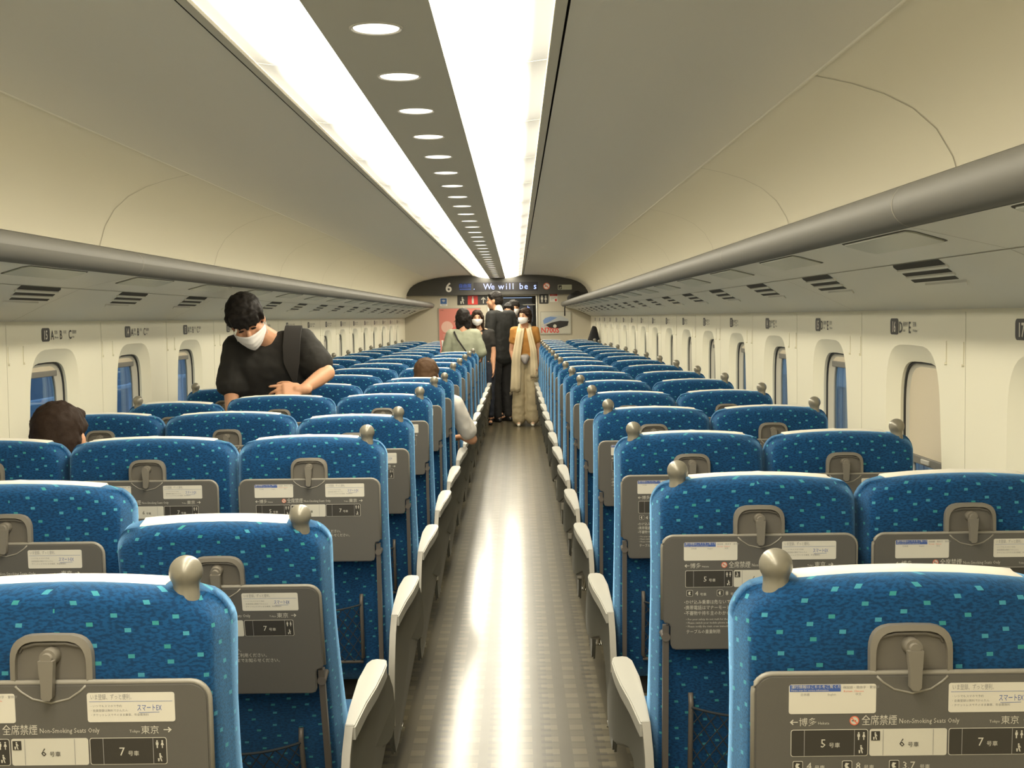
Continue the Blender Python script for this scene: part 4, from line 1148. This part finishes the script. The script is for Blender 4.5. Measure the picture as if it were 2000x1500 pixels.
def mask_mesh(k, Mx, name, parent):
    """pleated face mask wrapped round nose, mouth and chin with ear loops"""
    bm = bmesh.new(); nu, nv = 14, 12; G = []
    for j in range(nv + 1):
        v = j / nv; z = -.012 - .098 * v
        row = []
        for i in range(nu + 1):
            u = i / nu * 2 - 1
            a = u * 1.28
            bul = .104 + .014 * math.sin(PI * min(1, v * 1.05)) * (1 - abs(u)) + .012 * (1 - abs(u)) ** 2
            w_ = .085 - .010 * v
            taper = 1 - .25 * max(0, v - .6) * 2
            x = w_ * math.sin(a) * (taper if v > .6 else 1)
            y = bul * math.cos(a) * (1 - .18 * v * v) + .0028 * math.sin(v * PI * 7) * (1 - abs(u) * .5)
            zz = z * (1 - .35 * abs(u) ** 1.5) - .012 * abs(u) ** 2
            row.append(bm.verts.new((x * k, y * k, zz * k)))
        G.append(row)
    for j in range(nv):
        for i in range(nu): bm.faces.new((G[j][i], G[j + 1][i], G[j + 1][i + 1], G[j][i + 1]))
    r = bmesh.ops.extrude_face_region(bm, geom=list(bm.faces))
    for v_ in [g for g in r['geom'] if isinstance(g, bmesh.types.BMVert)]: v_.co *= .985
    bmesh.ops.recalc_face_normals(bm, faces=bm.faces)
    for s in (-1, 1):
        for z0 in (-.022, -.078): tube(bm, [(s * .075 * k, .028 * k, z0 * k), (s * .080 * k, .005 * k, (z0 * .6 - .004) * k), (s * .083 * k, -.020 * k, -.012 * k)], .0014 * k, 5)
    bm.transform(Mx)
    return link(name, bm, M['mask'], parent, smooth=True)
def eyes(k, Mx, parent, brow=True):
    for s in (-1, 1):
        bm = bmesh.new()
        e = [V(p) for p in sphere_pts((s * .031 * k, .080 * k, .006 * k), (.0135 * k, .006 * k, .0042 * k), 8)]
        hull(bm, e)
        if brow: tube(bm, [(s * .016 * k, .0885 * k, .026 * k), (s * .034 * k, .084 * k, .031 * k), (s * .050 * k, .072 * k, .027 * k)], [.0028 * k, .0032 * k, .002 * k], 6)
        bm.transform(Mx); link('eye', bm, M['hair'], parent, smooth=True)
def hand_prims(Mx, side=1, curl=.5, k=1.0, spread=1.0, point=False):
    """hand along local -z from wrist origin, palm facing +y; side=+1: thumb towards +x"""
    P = [('h', [((x * k, 0, z * k), .013 * k) for x, z in ((-.026, -.025), (.026, -.025), (-.032, -.085), (.030, -.088))]), ('c', (0, 0, .02 * k), (0, 0, -.03 * k), .024 * k, .022 * k)]
    L_ = [.060, .075, .070, .055]
    for i, x in enumerate((.030, .010, -.011, -.030)):
        x *= side
        c = curl * (.25 if (point and i == 0) else 1.0 + .12 * i); d = V((x * .12 * spread / .03 * .3, 0, -1)).normalized(); p = V((x, 0, -.088)) ; seg = L_[i] / 2.6
        ang = 0; r = .0088
        for q, fl in enumerate((1.1, 1.0, .6)):
            ang += c * (.55 if q else .45)
            dd = V((d.x, math.sin(ang), d.z * math.cos(ang)))
            n_ = p + dd * seg * (1.2, .85, .65)[q]
            P.append(('c', p * k, n_ * k, r * k, (r - .0006) * k)); p = n_; r -= .0007
    p0 = V((side * .024, .004, -.030)); p1 = p0 + V((side * .026, .012, -.030)); p2 = p1 + V((side * .010, .012, -.028)); p3 = p2 + V((0, .006, -.018))
    P += [('c', p0 * k, p1 * k, .0125 * k, .0105 * k), ('c', p1 * k, p2 * k, .0105 * k, .0095 * k), ('c', p2 * k, p3 * k, .0092 * k, .0075 * k)]
    return xf(P, Mx)
def look(fr, to, palm):
    """matrix whose -z runs from fr to to and +y ~ palm"""
    z = (V(fr) - V(to)).normalized(); y = V(palm); y = (y - z * y.dot(z)).normalized(); x = y.cross(z)
    R = Matrix((x, y, z)).transposed().to_4x4(); R.translation = V(fr); return R
STAND = dict(pel=(0, 0, .92), wst=(0, 0, 1.06), chs=(0, .01, 1.27), nck=(0, -.01, 1.41), shl=(-.175, 0, 1.375), shr=(.175, 0, 1.375),
             ell=(-.235, -.02, 1.11), elr=(.235, -.02, 1.11), wrl=(-.245, .05, .87), wrr=(.245, .05, .87),
             hpl=(-.085, 0, .90), hpr=(.085, 0, .90), knl=(-.095, .015, .49), knr=(.095, .015, .49), anl=(-.10, -.02, .085), anr=(.10, -.02, .085),
             hd=(0, .03, 1.565), hdrot=(0, 0, 0))
def J_of(over, h):
    J = {k_: (V(v) * (h / 1.68) if k_ != 'hdrot' else v) for k_, v in STAND.items()}
    for k_, v in over.items(): J[k_] = V(v) if k_ != 'hdrot' else v
    return J
def body_prims(J, k, palm=None, curl=.5):
    P = [('c', J['nck'] + V((0, 0, -.03)), J['hd'] + V((0, -.02, -.05)), .058 * k, .050 * k),
         ('h', [(J['shl'] * .8 + J['shr'] * .2, .055 * k), (J['shr'] * .8 + J['shl'] * .2, .055 * k), (J['chs'], .105 * k)]),
         ('h', [(J['chs'] + V((-.06, 0, 0)), .09 * k), (J['chs'] + V((.06, 0, 0)), .09 * k), (J['wst'] + V((-.04, 0, 0)), .085 * k), (J['wst'] + V((.04, 0, 0)), .085 * k)]),
         ('h', [(J['wst'] + V((-.04, 0, 0)), .085 * k), (J['wst'] + V((.04, 0, 0)), .085 * k), (J['pel'] + V((-.06, 0, 0)), .095 * k), (J['pel'] + V((.06, 0, 0)), .095 * k)])]
    for s in 'lr':
        P += [('c', J['sh' + s], J['el' + s], .046 * k, .036 * k), ('c', J['el' + s], J['wr' + s], .037 * k, .024 * k), ('c', J['sh' + s], J['nck'] + V((0, 0, -.03)), .05 * k, .05 * k),
              ('c', J['hp' + s], J['kn' + s], .078 * k, .052 * k), ('c', J['kn' + s], J['an' + s], .050 * k, .034 * k),
              ('c', J['an' + s] + V((0, -.02, -.04)), J['an' + s] + V((0, .12, -.055)), .034 * k, .026 * k)]
    return P
def head_matrix(J): return Matrix.Translation(J['hd']) @ Euler([math.radians(a) for a in J['hdrot']], 'XYZ').to_matrix().to_4x4()
def torso_cloth(J, g, k, low='pel', wide=1.0, sleeves=1.0, collar=.02, long_=0):
    P = [('h', [(J['shl'] * .86 + J['shr'] * .14, .056 * k + g), (J['shr'] * .86 + J['shl'] * .14, .056 * k + g), (J['chs'] + V((-.05, 0, 0)), .098 * k + g), (J['chs'] + V((.05, 0, 0)), .098 * k + g)]),
         ('h', [(J['chs'] + V((-.06, 0, 0)), .098 * k + g), (J['chs'] + V((.06, 0, 0)), .098 * k + g), (J['wst'] + V((-.055, 0, 0)), .092 * k + g), (J['wst'] + V((.055, 0, 0)), .092 * k + g)]),
         ('h', [(J['wst'] + V((-.055, 0, 0)), .092 * k + g), (J['wst'] + V((.055, 0, 0)), .092 * k + g), (J[low] + V((-.07, 0, -long_)), .09 * k + g), (J[low] + V((.07, 0, -long_)), .09 * k + g)])]
    for s in 'lr':
        P += [('c', J['sh' + s], J['nck'] + V((0, 0, -.045)), .056 * k + g * .8, .052 * k + g * .5)]
        if sleeves > 0:
            t = min(1, sleeves); e = J['sh' + s].lerp(J['el' + s], t)
            P += [('c', J['sh' + s], e, .054 * k + g, (.050 if sleeves <= 1 else .044) * k + g)]
        if sleeves > 1:
            e = J['el' + s].lerp(J['wr' + s], sleeves - 1); P += [('c', J['el' + s], e, .044 * k + g, .033 * k + g)]
    return P
def leg_cloth(J, g, k, t=1.0, flare=0.0):
    P = [('h', [(J['wst'] + V((-.04, 0, -.02)), .088 * k + g), (J['wst'] + V((.04, 0, -.02)), .088 * k + g), (J['hpl'], .082 * k + g), (J['hpr'], .082 * k + g)])]
    for s in 'lr':
        e = J['kn' + s].lerp(J['an' + s], t)
        P += [('c', J['hp' + s], J['kn' + s], .084 * k + g, .058 * k + g + flare * .5), ('c', J['kn' + s], e, .058 * k + g + flare * .5, .045 * k + g + flare)]
    return P
def shoes(J, k, m, root, X):
    for s in 'lr':
        a = J['an' + s]
        blob('shoe', [('h', [((a.x, a.y - .035, .030), .034 * k), ((a.x, a.y + .02, .045), .032 * k), ((a.x, a.y + .06, .030), .034 * k), ((a.x, a.y + .13, .020), .024 * k)]),
                      ('c', (a.x, a.y, .06), (a.x, a.y, .05), .040 * k, .04 * k)], m, root, .010, 3, X)
def person(name, label, origin, face, h, over, hair, hairm, top, legs, shoe_m, mask=True, vox=.016, hands=True, sleeves=.55, top_g=.012, low='pel', long_=0, flare=0, group=None, legt=1.0, hand_curl=.6, extra=None):
    k = h / 1.68
    root = empty(name, origin); tag(root, label, 'person', group)
    X = Matrix.Rotation(face, 4, 'Z')
    J = J_of(over, h); H_ = head_matrix(J)
    P = body_prims(J, k) + xf(head_prims(k), H_)
    if hands:
        for s, sd in (('l', 1), ('r', -1)):
            d = (J['wr' + s] - J['el' + s]).normalized()
            P += hand_prims(look(J['wr' + s], J['wr' + s] + d, (sd * 1.0, .2, 0)), -1 if s == 'l' else 1, hand_curl, k * .95)
    body = blob('body', P, M['skin'], root, vox, 4, X)
    blob('hair', xf(hair_prims(hair, k), H_), hairm, root, .009, 3, X)
    eyes(k, X @ H_, root)
    if mask: mask_mesh(k, X @ H_, 'face_mask', root)
    blob(top[0], torso_cloth(J, top_g, k, low, 1, sleeves, long_=long_), top[1], root, .012, 5, X)
    if legs: blob(legs[0], leg_cloth(J, .010, k, legt, flare), legs[1], root, .012, 5, X)
    if shoe_m: shoes(J, k, shoe_m, root, X)
    if extra: extra(root, J, k, X)
    return root
FC = PI      # facing the camera

# young man standing between the seats on the left, bowed over
def young_man():
    root = empty('person', (-1.32, 6.62, 0)); tag(root, 'young man in black T-shirt and white mask standing bowed among the left seats', 'person')
    O = V((-1.32, 6.62, 0)); X = Matrix.Translation(-O)
    W = lambda x, y, z: V((x, y, z))
    nck, hd = W(-1.285, 6.45, 1.395), W(-1.385, 6.335, 1.475)
    sl, sr = W(-1.475, 6.46, 1.335), W(-1.125, 6.47, 1.365)      # left and right in the picture
    el, er = W(-1.495, 6.42, 1.10), W(-.985, 6.37, 1.205)
    wl, wr = W(-1.455, 6.24, .93), W(-1.085, 6.215, 1.128)
    chs, wst, pel = W(-1.30, 6.48, 1.24), W(-1.29, 6.56, 1.06), W(-1.30, 6.63, .92)
    # head: face towards -y (camera), pitched down, rolled and turned
    R = Matrix.Rotation(PI, 3, 'Z')
    Hm = Matrix.Translation(hd) @ (Matrix.Rotation(math.radians(-13), 4, 'Y') @ Matrix.Rotation(math.radians(36), 4, 'X') @ Matrix.Rotation(math.radians(4), 4, 'Z') @ R.to_4x4())
    k = 1.06
    P = [('c', nck + V((0, .02, -.03)), hd + V((.035, .05, -.05)), .062, .056), ('h', [(sl + V((.04, 0, 0)), .06), (sr + V((-.04, 0, 0)), .06), (chs, .11)]),
         ('h', [(chs + V((-.08, 0, 0)), .095), (chs + V((.08, 0, 0)), .095), (wst + V((-.07, 0, 0)), .085), (wst + V((.07, 0, 0)), .085)]),
         ('h', [(wst + V((-.07, 0, 0)), .085), (wst + V((.07, 0, 0)), .085), (pel + V((-.07, 0, 0)), .10), (pel + V((.07, 0, 0)), .10)]),
         ('c', sl, el, .050, .038), ('c', el, wl, .040, .027), ('c', sr, er, .050, .040), ('c', er, er.lerp(wr, .35), .042, .041), ('c', er.lerp(wr, .35), wr, .041, .027)]
    for s in (-1, 1):
        hp, kn, an = pel + V((s * .09, 0, -.03)), V((-1.30 + s * .10, 6.60, .49)), V((-1.30 + s * .10, 6.66, .085))
        P += [('c', hp, kn, .085, .055), ('c', kn, an, .052, .036), ('c', an + V((0, .02, -.045)), an + V((0, -.13, -.055)), .034, .028)]
    P += xf(head_prims(k), Hm)
    hm = look(wr, wr + V((-.085, -.030, -.004)), (.1, .9, -.5))
    P += hand_prims(hm, -1, .60, 1.08, 1.8, True)
    P += hand_prims(look(wl, wl + V((.02, -.04, -.08)), (0, .3, -.2)), 1, .5)
    blob('body', P, M['skin'], root, .0052, 3, X)
    HP = hair_prims('short', k) + [('e', (0, -.02 * k, .052 * k), (.092 * k, .106 * k, .090 * k))]
    for q in range(7):
        a = (q - 3) / 3.0
        HP.append(('c', (a * .050 * k, (.078 - .012 * a * a) * k, .080 * k), ((a * .058 - .006) * k, (.098 - .020 * a * a) * k, (.034 - .010 * (q % 2)) * k), .021 * k, .007 * k))
    for s in (-1, 1): HP.append(('c', (s * .074 * k, .030 * k, .060 * k), (s * .080 * k, .016 * k, .010 * k), .022 * k, .010 * k))
    blob('hair', xf(HP, Hm), M['hair'], root, .007, 2, X)
    eyes(k, X @ Hm, root); mask_mesh(k, X @ Hm, 'face_mask', root)
    g = .014
    P = [('h', [(sl + V((.02, .0, -.005)), .058 + g), (sr + V((-.02, 0, -.005)), .058 + g), (chs + V((-.09, 0, 0)), .10 + g), (chs + V((.09, 0, 0)), .10 + g)]),
         ('h', [(chs + V((-.09, 0, 0)), .10 + g), (chs + V((.09, 0, 0)), .10 + g), (wst + V((-.085, 0, 0)), .095 + g), (wst + V((.085, 0, 0)), .095 + g)]),
         ('h', [(wst + V((-.085, 0, 0)), .095 + g), (wst + V((.085, 0, 0)), .095 + g), (pel + V((-.085, 0, .0)), .10 + g), (pel + V((.085, 0, .0)), .10 + g)]),
         ('c', sl, nck + V((0, .02, -.045)), .058 + g, .058), ('c', sr, nck + V((0, .02, -.045)), .058 + g, .058),
         ('h', [(sl, .060 + g), (sl.lerp(el, .78) + V((-.01, 0, 0)), .064 + g), (sl.lerp(el, .78) + V((.03, .02, 0)), .060 + g)]), ('h', [(sr, .060 + g), (sr.lerp(er, .68), .060 + g), (sr.lerp(er, .60) + V((-.03, .02, -.03)), .06 + g)]),
         ('c', chs + V((-.10, -.10, .02)), wst + V((.06, -.11, .04)), .012, .016), ('c', chs + V((.10, -.09, -.04)), wst + V((-.05, -.11, .02)), .012, .014), ('c', sr + V((-.06, -.06, -.08)), sr.lerp(er, .5) + V((-.03, -.05, -.05)), .014, .014)]
    blob('tshirt', P, M['tee'], root, .009, 3, X)
    # collar and bag strap lying over the shoulder
    bm = bmesh.new()
    A = []
    for t, (x, y, z) in enumerate(((-1.185, 6.56, 1.40), (-1.175, 6.49, 1.452), (-1.165, 6.40, 1.425), (-1.165, 6.355, 1.35), (-1.165, 6.345, 1.26), (-1.155, 6.36, 1.17), (-1.13, 6.40, 1.08))):
        wd = .044 if t < 4 else (.040 if t < 5 else .012)
        A.append([bm.verts.new(V((x - wd, y, z)) - O), bm.verts.new(V((x + wd, y, z)) - O), bm.verts.new(V((x + wd, y + .012, z - .004)) - O), bm.verts.new(V((x - wd, y + .012, z - .004)) - O)])
    for a, b in zip(A, A[1:]):
        for i in range(4): bm.faces.new((a[i], a[(i + 1) % 4], b[(i + 1) % 4], b[i]))
    bm.faces.new(A[0][::-1]); bm.faces.new(A[-1]); bmesh.ops.recalc_face_normals(bm, faces=bm.faces)
    link('shoulder_strap', bm, M['strap'], root, smooth=True, auto=50)
    P = [('h', [(wst + V((-.06, .02, -.02)), .088), (wst + V((.06, .02, -.02)), .088), (pel + V((-.09, 0, -.03)), .10), (pel + V((.09, 0, -.03)), .10)])]
    for s in (-1, 1):
        hp, kn, an = pel + V((s * .09, 0, -.03)), V((-1.30 + s * .10, 6.60, .49)), V((-1.30 + s * .10, 6.66, .11))
        P += [('c', hp, kn, .095, .066), ('c', kn, an, .066, .055)]
    blob('trousers', P, M['suitt'], root, .012, 4, X)
    for s in (-1, 1):
        a = V((-1.30 + s * .10, 6.66, 0))
        blob('shoe', [('h', [(a + V((0, .035, .032)), .036), (a + V((0, -.05, .034)), .036), (a + V((0, -.14, .026)), .026)])], M['bshoe'], root, .010, 3, X)
young_man()

def seated(name, label, origin, h, hair, hairm, top, lean=(0, 0), arm_out=False, head_off=(0, 0, 0)):
    """sitting passenger seen from behind, facing +y; origin on the floor under the hips"""
    k = h / 1.68
    root = empty(name, origin); tag(root, label, 'person')
    lx, ly = lean
    J = dict(pel=V((0, 0, .53)), wst=V((lx * .3, 0, .68)), chs=V((lx * .7, ly * .5, .86)), nck=V((lx, ly, 1.0)) , hd=V((lx, ly + .02, 1.0)) + V(head_off),
             shl=V((lx - .17, ly, .955)), shr=V((lx + .17, ly, .955)), hdrot=(0, 0, 0))
    J['ell'] = V((lx - .21, ly + .06, .72)); J['wrl'] = V((lx - .15, ly + .28, .68))
    J['elr'] = V((lx + .21, ly + .06, .72)); J['wrr'] = V((lx + .15, ly + .28, .68))
    if arm_out:
        J['shr'] = V((lx + .16, ly, .91)); J['elr'] = V((lx + .275, ly + .10, .665)); J['wrr'] = V((lx + .20, ly + .33, .66))
    J['hpl'] = V((-.09, .02, .52)); J['hpr'] = V((.09, .02, .52)); J['knl'] = V((-.10, .44, .53)); J['knr'] = V((.10, .44, .53)); J['anl'] = V((-.10, .47, .085)); J['anr'] = V((.10, .47, .085))
    Hm = head_matrix(J)
    P = body_prims(J, k) + xf(head_prims(k), Hm)
    for s, sd in (('l', 1), ('r', -1)):
        d = (J['wr' + s] - J['el' + s]).normalized(); P += hand_prims(look(J['wr' + s], J['wr' + s] + d, (0, 0, -1)), -1 if s == 'l' else 1, .5, k)
    blob('body', P, M['skin'], root, .012, 4)
    blob('hair', xf(hair_prims(hair, k), Hm), hairm, root, .008, 2)
    eyes(k, Hm, root); mask_mesh(k, Hm, 'face_mask', root)
    blob(top[0], torso_cloth(J, .012, k, 'pel', 1, .75), top[1], root, .011, 4)
    P = [('h', [(J['hpl'], .095), (J['hpr'], .095)])]
    for s in 'lr': P += [('c', J['hp' + s], J['kn' + s], .088, .066), ('c', J['kn' + s], J['an' + s], .064, .05)]
    blob('trousers', P, M['suitt'], root, .012, 4); shoes(J, k, M['bshoe'], root, None)
    return root
seated('person', 'seated passenger with short dark brown hair in the left window seats, head above the backrest', (-1.50, 4.02, 0), 1.70, 'short', M['hairm'], ('polo_shirt', M['jeans']), (0, -.03), False, (0, 0, .098))
seated('person', 'seated passenger with brown hair and white shirt leaning an elbow into the aisle', (-.62, 8.22, 0), 1.68, 'short', M['hairb'], ('white_shirt', M['shirt']), (.04, -.10), True, (-.02, 0, .095))

# the group in the aisle and by the doorway
def strap_extra(root, J, k, X):
    bm = bmesh.new(); pts = [(.06, -.115, 1.31), (.10, -.04, 1.40), (.11, .03, 1.39)]
    pts = [(-.10, .02, 1.41), (-.105, -.085, 1.405), (-.06, -.150, 1.31), (.03, -.158, 1.18), (.11, -.145, 1.06), (.16, -.08, .95)]
    tube(bm, pts, .010, 6)
    bm.transform(Matrix.Scale(k, 4)); bm.transform(X); link('bag_strap', bm, M['strap'], root, smooth=True)
# facing away from the camera (local +y = world +y): picture left is -x
person('person', 'woman with black bob in a sage green top, dark bag strap across her back', (-.600, 13.93, 0), 0, 1.585,
       {'shl': (-.135, 0, 1.29), 'shr': (.135, 0, 1.29), 'wrr': (.20, .10, 1.03), 'elr': (.205, -.02, 1.08), 'wrl': (-.17, .12, 1.0), 'ell': (-.205, .0, 1.04)}, 'bob', M['hair'], ('sage_top', M['sage']), ('trousers', M['jeans']), M['bshoe'], True, .014, True, .95, .018, group=None, extra=strap_extra)
person('person', 'masked woman with brown hair and dark clothes facing the sage green top woman', (-.37, 17.0, 0), FC, 1.60,
       {'hd': (.165, .03, 1.475), 'nck': (.13, -.01, 1.34), 'chs': (.12, .01, 1.20), 'wst': (.10, 0, 1.0), 'pel': (.07, 0, .88), 'shl': (-.02, 0, 1.27), 'ell': (-.055, .04, 1.00), 'wrl': (-.050, .12, .77), 'shr': (.25, 0, 1.28), 'elr': (.28, 0, 1.02), 'wrr': (.26, .05, .80),
        'hpl': (.0, 0, .85), 'hpr': (.14, 0, .85), 'knl': (.0, .01, .47), 'knr': (.13, .01, .47), 'anl': (.0, -.02, .085), 'anr': (.12, -.02, .085)}, 'long', M['hairm'], ('black_top', M['tee']), ('jeans', M['jeans']), M['bshoe'], True, .012, True, .60, .004, legt=.86)
def suit_extra(root, J, k, X):
    blob('shirt_collar', [('c', J['nck'] + V((0, .005, -.01)), J['nck'] + V((0, .025, .065)), .068, .060), ('h', [(J['nck'] + V((-.03, .05, .02)), .03), (J['nck'] + V((.03, .05, .02)), .03), (J['chs'] + V((0, .135, .06)), .025)])], M['shirt'], root, .008, 2, X)
    bm = bmesh.new(); prism(bm, [(-.02, .0), (.02, .0), (.03, -.20), (0, -.24), (-.03, -.20)], lambda a, b, d: (a, d + .06 - b * .12, b + 1.49), .085, .093)
    bm.transform(X); link('tie', bm, M['tie'], root)
person('person', 'tall man in a dark suit with collar showing, face turned left in the aisle', (-.215, 17.48, 0), math.radians(46), 1.835,
       {'hdrot': (0, 0, 32), 'hd': (-.04, .09, 1.72), 'nck': (-.03, .0, 1.55)}, 'short', M['hair'], ('suit_jacket', M['suit']), ('suit_trousers', M['suitt']), M['bshoe'], False, .014, True, 1.95, .026, long_=.10, extra=suit_extra)
def scarf_extra(root, J, k, X):
    for s, zl, w0 in ((-1, .70, .036), (1, .50, .052)):
        bm = bmesh.new(); A = []
        n = 16
        for i in range(n + 1):
            t = i / n; z = 1.40 - (1.40 - zl) * t
            x = s * (.055 + .055 * min(1, t * 2.2)) + (s * .035 * t if s > 0 else -.02 * t); y = .092 + .055 * math.sin(min(1, t * 2.5) * PI / 2) - .02 * t + .006 * math.sin(t * 17)
            w_ = w0 + .022 * t
            row = []
            for q in range(9):
                u = q / 8 * 2 - 1
                row.append(bm.verts.new((x + u * w_, y + .007 * math.cos(u * 7 + t * 3) - .012 * u * u, z + .008 * math.sin(u * 5) * t)))
            A.append(row)
        for a, b in zip(A, A[1:]):
            for q in range(8): bm.faces.new((a[q], a[q + 1], b[q + 1], b[q]))
        r = bmesh.ops.extrude_face_region(bm, geom=list(bm.faces))
        for v_ in [g for g in r['geom'] if isinstance(g, bmesh.types.BMVert)]: v_.co.y += .012
        for q in range(9): tube(bm, [A[-1][q].co.copy(), A[-1][q].co + V((0, 0, -.045))], .003, 4)
        bmesh.ops.recalc_face_normals(bm, faces=bm.faces)
        bm.transform(Matrix.Scale(k, 4)); bm.transform(X); link('scarf', bm, M['scarf'], root, smooth=True)
    blob('scarf', [('c', V((-.075, .06, 1.385)) * k, V((-.06, -.05, 1.44)) * k, .028, .030), ('c', V((-.06, -.05, 1.44)) * k, V((.06, -.05, 1.44)) * k, .030, .030), ('c', V((.06, -.05, 1.44)) * k, V((.075, .06, 1.385)) * k, .030, .028)], M['scarf'], root, .008, 2, X)
    blob('waist_pouch', [('h', [(V((-.03, .12, .99)) * k, .034), (V((.04, .12, .99)) * k, .034), (V((.0, .13, .92)) * k, .034)])], M['pouch'], root, .008, 2, X)
person('person', 'woman in ochre top, long cream scarf, wide beige trousers and white shoes in the aisle', (.115, 16.72, 0), FC, 1.60,
       {'hdrot': (0, 0, -36), 'shl': (-.145, 0, 1.30), 'shr': (.145, 0, 1.30), 'ell': (-.185, -.02, 1.04), 'wrl': (-.165, .07, .82), 'elr': (.185, -.04, 1.03), 'wrr': (.14, .02, .81)}, 'crop', M['hairm'], ('ochre_top', M['ochre']), ('wide_trousers', M['trous']), M['shoe'], True, .013, True, .50, .006, low='wst', long_=.05, flare=.045, legt=.93, extra=scarf_extra)
person('person', 'person in black with bent head between the suited man and the scarf woman', (-.13, 18.35, 0), FC, 1.68,
       {'hd': (-.02, .06, 1.575), 'hdrot': (-8, 0, -6)}, 'short', M['hair'], ('black_jacket', M['suit']), ('trousers', M['suitt']), M['bshoe'], True, .016, True, 1.9, .014)
person('person', 'masked person with black hair farthest back in the doorway', (-.035, 18.95, 0), FC, 1.74,
       {'hdrot': (0, 0, 12)}, 'fringe', M['hair'], ('black_coat', M['suit']), ('trousers', M['suitt']), M['bshoe'], True, .016, True, 1.9, .014)

# ------------------------------------------------------------------ bags
bgr = blob('soft_bag', [('h', [(V((.015, 0, .80)), .024), (V((.05, 0, .79)), .022), (V((-.05, 0, .50)), .06), (V((.08, 0, .48)), .06)]), ('h', [(V((-.06, 0, .50)), .08), (V((.08, 0, .48)), .07), (V((-.02, 0, .10)), .10)]),
                        ('c', V((-.15, 0, .515)), V((-.08, 0, .48)), .075, .09)], M['bag'], None, .015, 5)
bgr.location = (1.16, 18.75, .52); tag(bgr, 'black bag with a tall pointed top standing on the last right seats', 'bag')
bgr2 = blob('travel_bag', [('h', [(V((-.10, 0, .10)), .075), (V((.14, 0, .09)), .085), (V((-.06, .35, .10)), .075), (V((.14, .35, .09)), .085)]), ('c', V((-.12, .1, .08)), V((-.02, .2, .14)), .07, .07)], M['bag'], None, .012, 5)
bgr2.location = (1.02, 19.9, ZC + .215); tag(bgr2, 'black bag lying at the far end of the right luggage rack', 'bag')
bm = bmesh.new(); tube(bm, [(-.12, -.02, .06), (-.21, -.06, .03), (-.235, -.07, -.07), (-.235, -.06, -.20)], .012, 6); tube(bm, [(-.20, -.06, .04), (-.16, -.06, -.03), (-.14, -.07, -.05)], .012, 6)
link('bag_strap', bm, M['bag'], bgr2, smooth=True)
bm = bmesh.new()
for i in range(5):
    x = i * .022
    prism(bm, [(x, 0), (x + .016, 0), (x + .006, .12), (x - .010, .12)], lambda a, b, d: (a, d, b), -.02, .02, i % 2)
box(bm, -.01, .11, -.022, .022, -.10, .01, .004)
pb = link('striped_bag', bm, [M['pink'], M['white']]); pb.location = (-.895, 14.55, 1.10)
tag(pb, 'small pink and white striped item beside the sage green top woman', 'bag')

# ------------------------------------------------------------------ outside the windows
plat = mat('platform_concrete', (.30, .36, .45), .8, noise=.1, nscale=4)
pale = mat('station_pale_blue', (.60, .70, .76), .5, noise=.25, nscale=.8); mid = mat('station_mid_blue', (.36, .43, .50), .6, noise=.3, nscale=1.2)
steel = mat('station_steel', (.62, .74, .88), .5); dkst = mat('station_dark', (.04, .055, .09), .7)
for sgn, nm in ((-1, 'left'), (1, 'right')):
    bm = bmesh.new(); x0 = CX + sgn * 2.1; x1 = CX + sgn * 9
    box(bm, min(x0, x1), max(x0, x1), -4, 60, -.3, -.04)
    tag(link('platform', bm, plat), 'concrete station platform outside the %s windows' % nm, 'platform', kind='structure')
bm = bmesh.new(); box(bm, -6.2, -6.1, 0, 60, -.04, 2.2); tag(link('wall_station', bm, mid), 'blue grey station wall beyond the left windows', kind='structure')
bm = bmesh.new(); box(bm, 3.8, 3.88, 0, 60, .62, 1.75); box(bm, 3.86, 3.9, 0, 60, -.04, .62)
tag(link('wall_barrier', bm, pale), 'pale blue platform barrier beyond the right windows', kind='structure')
slat = None
cpr = None
for i in range(7):
    if cpr is None:
        bm = bmesh.new(); box(bm, -.12, .12, -.12, .12, -.04, 4.2, .02); box(bm, -.7, .7, -.10, .10, 3.9, 4.2, .01)
        cpr = link('platform_column', bm, dkst); c = cpr
    else: c = cpr.copy(); COL.objects.link(c)
    c.location = (-5.0, 11.6 + 5.2 * i, 0); tag(c, 'dark steel platform column, %s beyond the left windows' % ORD[i], 'column', 'platform columns')
bm = bmesh.new()
for z in (.76, .38): box(bm, -4.43, -4.38, 4, 50, z - .022, z + .022, .01)
for i in range(23): box(bm, -4.44, -4.37, 4 + i * 2, 4.06 + i * 2, -.04, .79)
tag(link('platform_railing', bm, steel), 'pale blue platform railing outside the left windows', 'railing')
bm = bmesh.new()
for z in (.93, 1.22): box(bm, 3.72, 3.78, 2, 58, z - .025, z + .025, .01)
for i in range(90): box(bm, 3.74, 3.79, 2 + i * .62, 2.14 + i * .62, -.04, .60)
tag(link('platform_fence', bm, mid), 'blue slatted platform fence outside the right windows', 'fence')
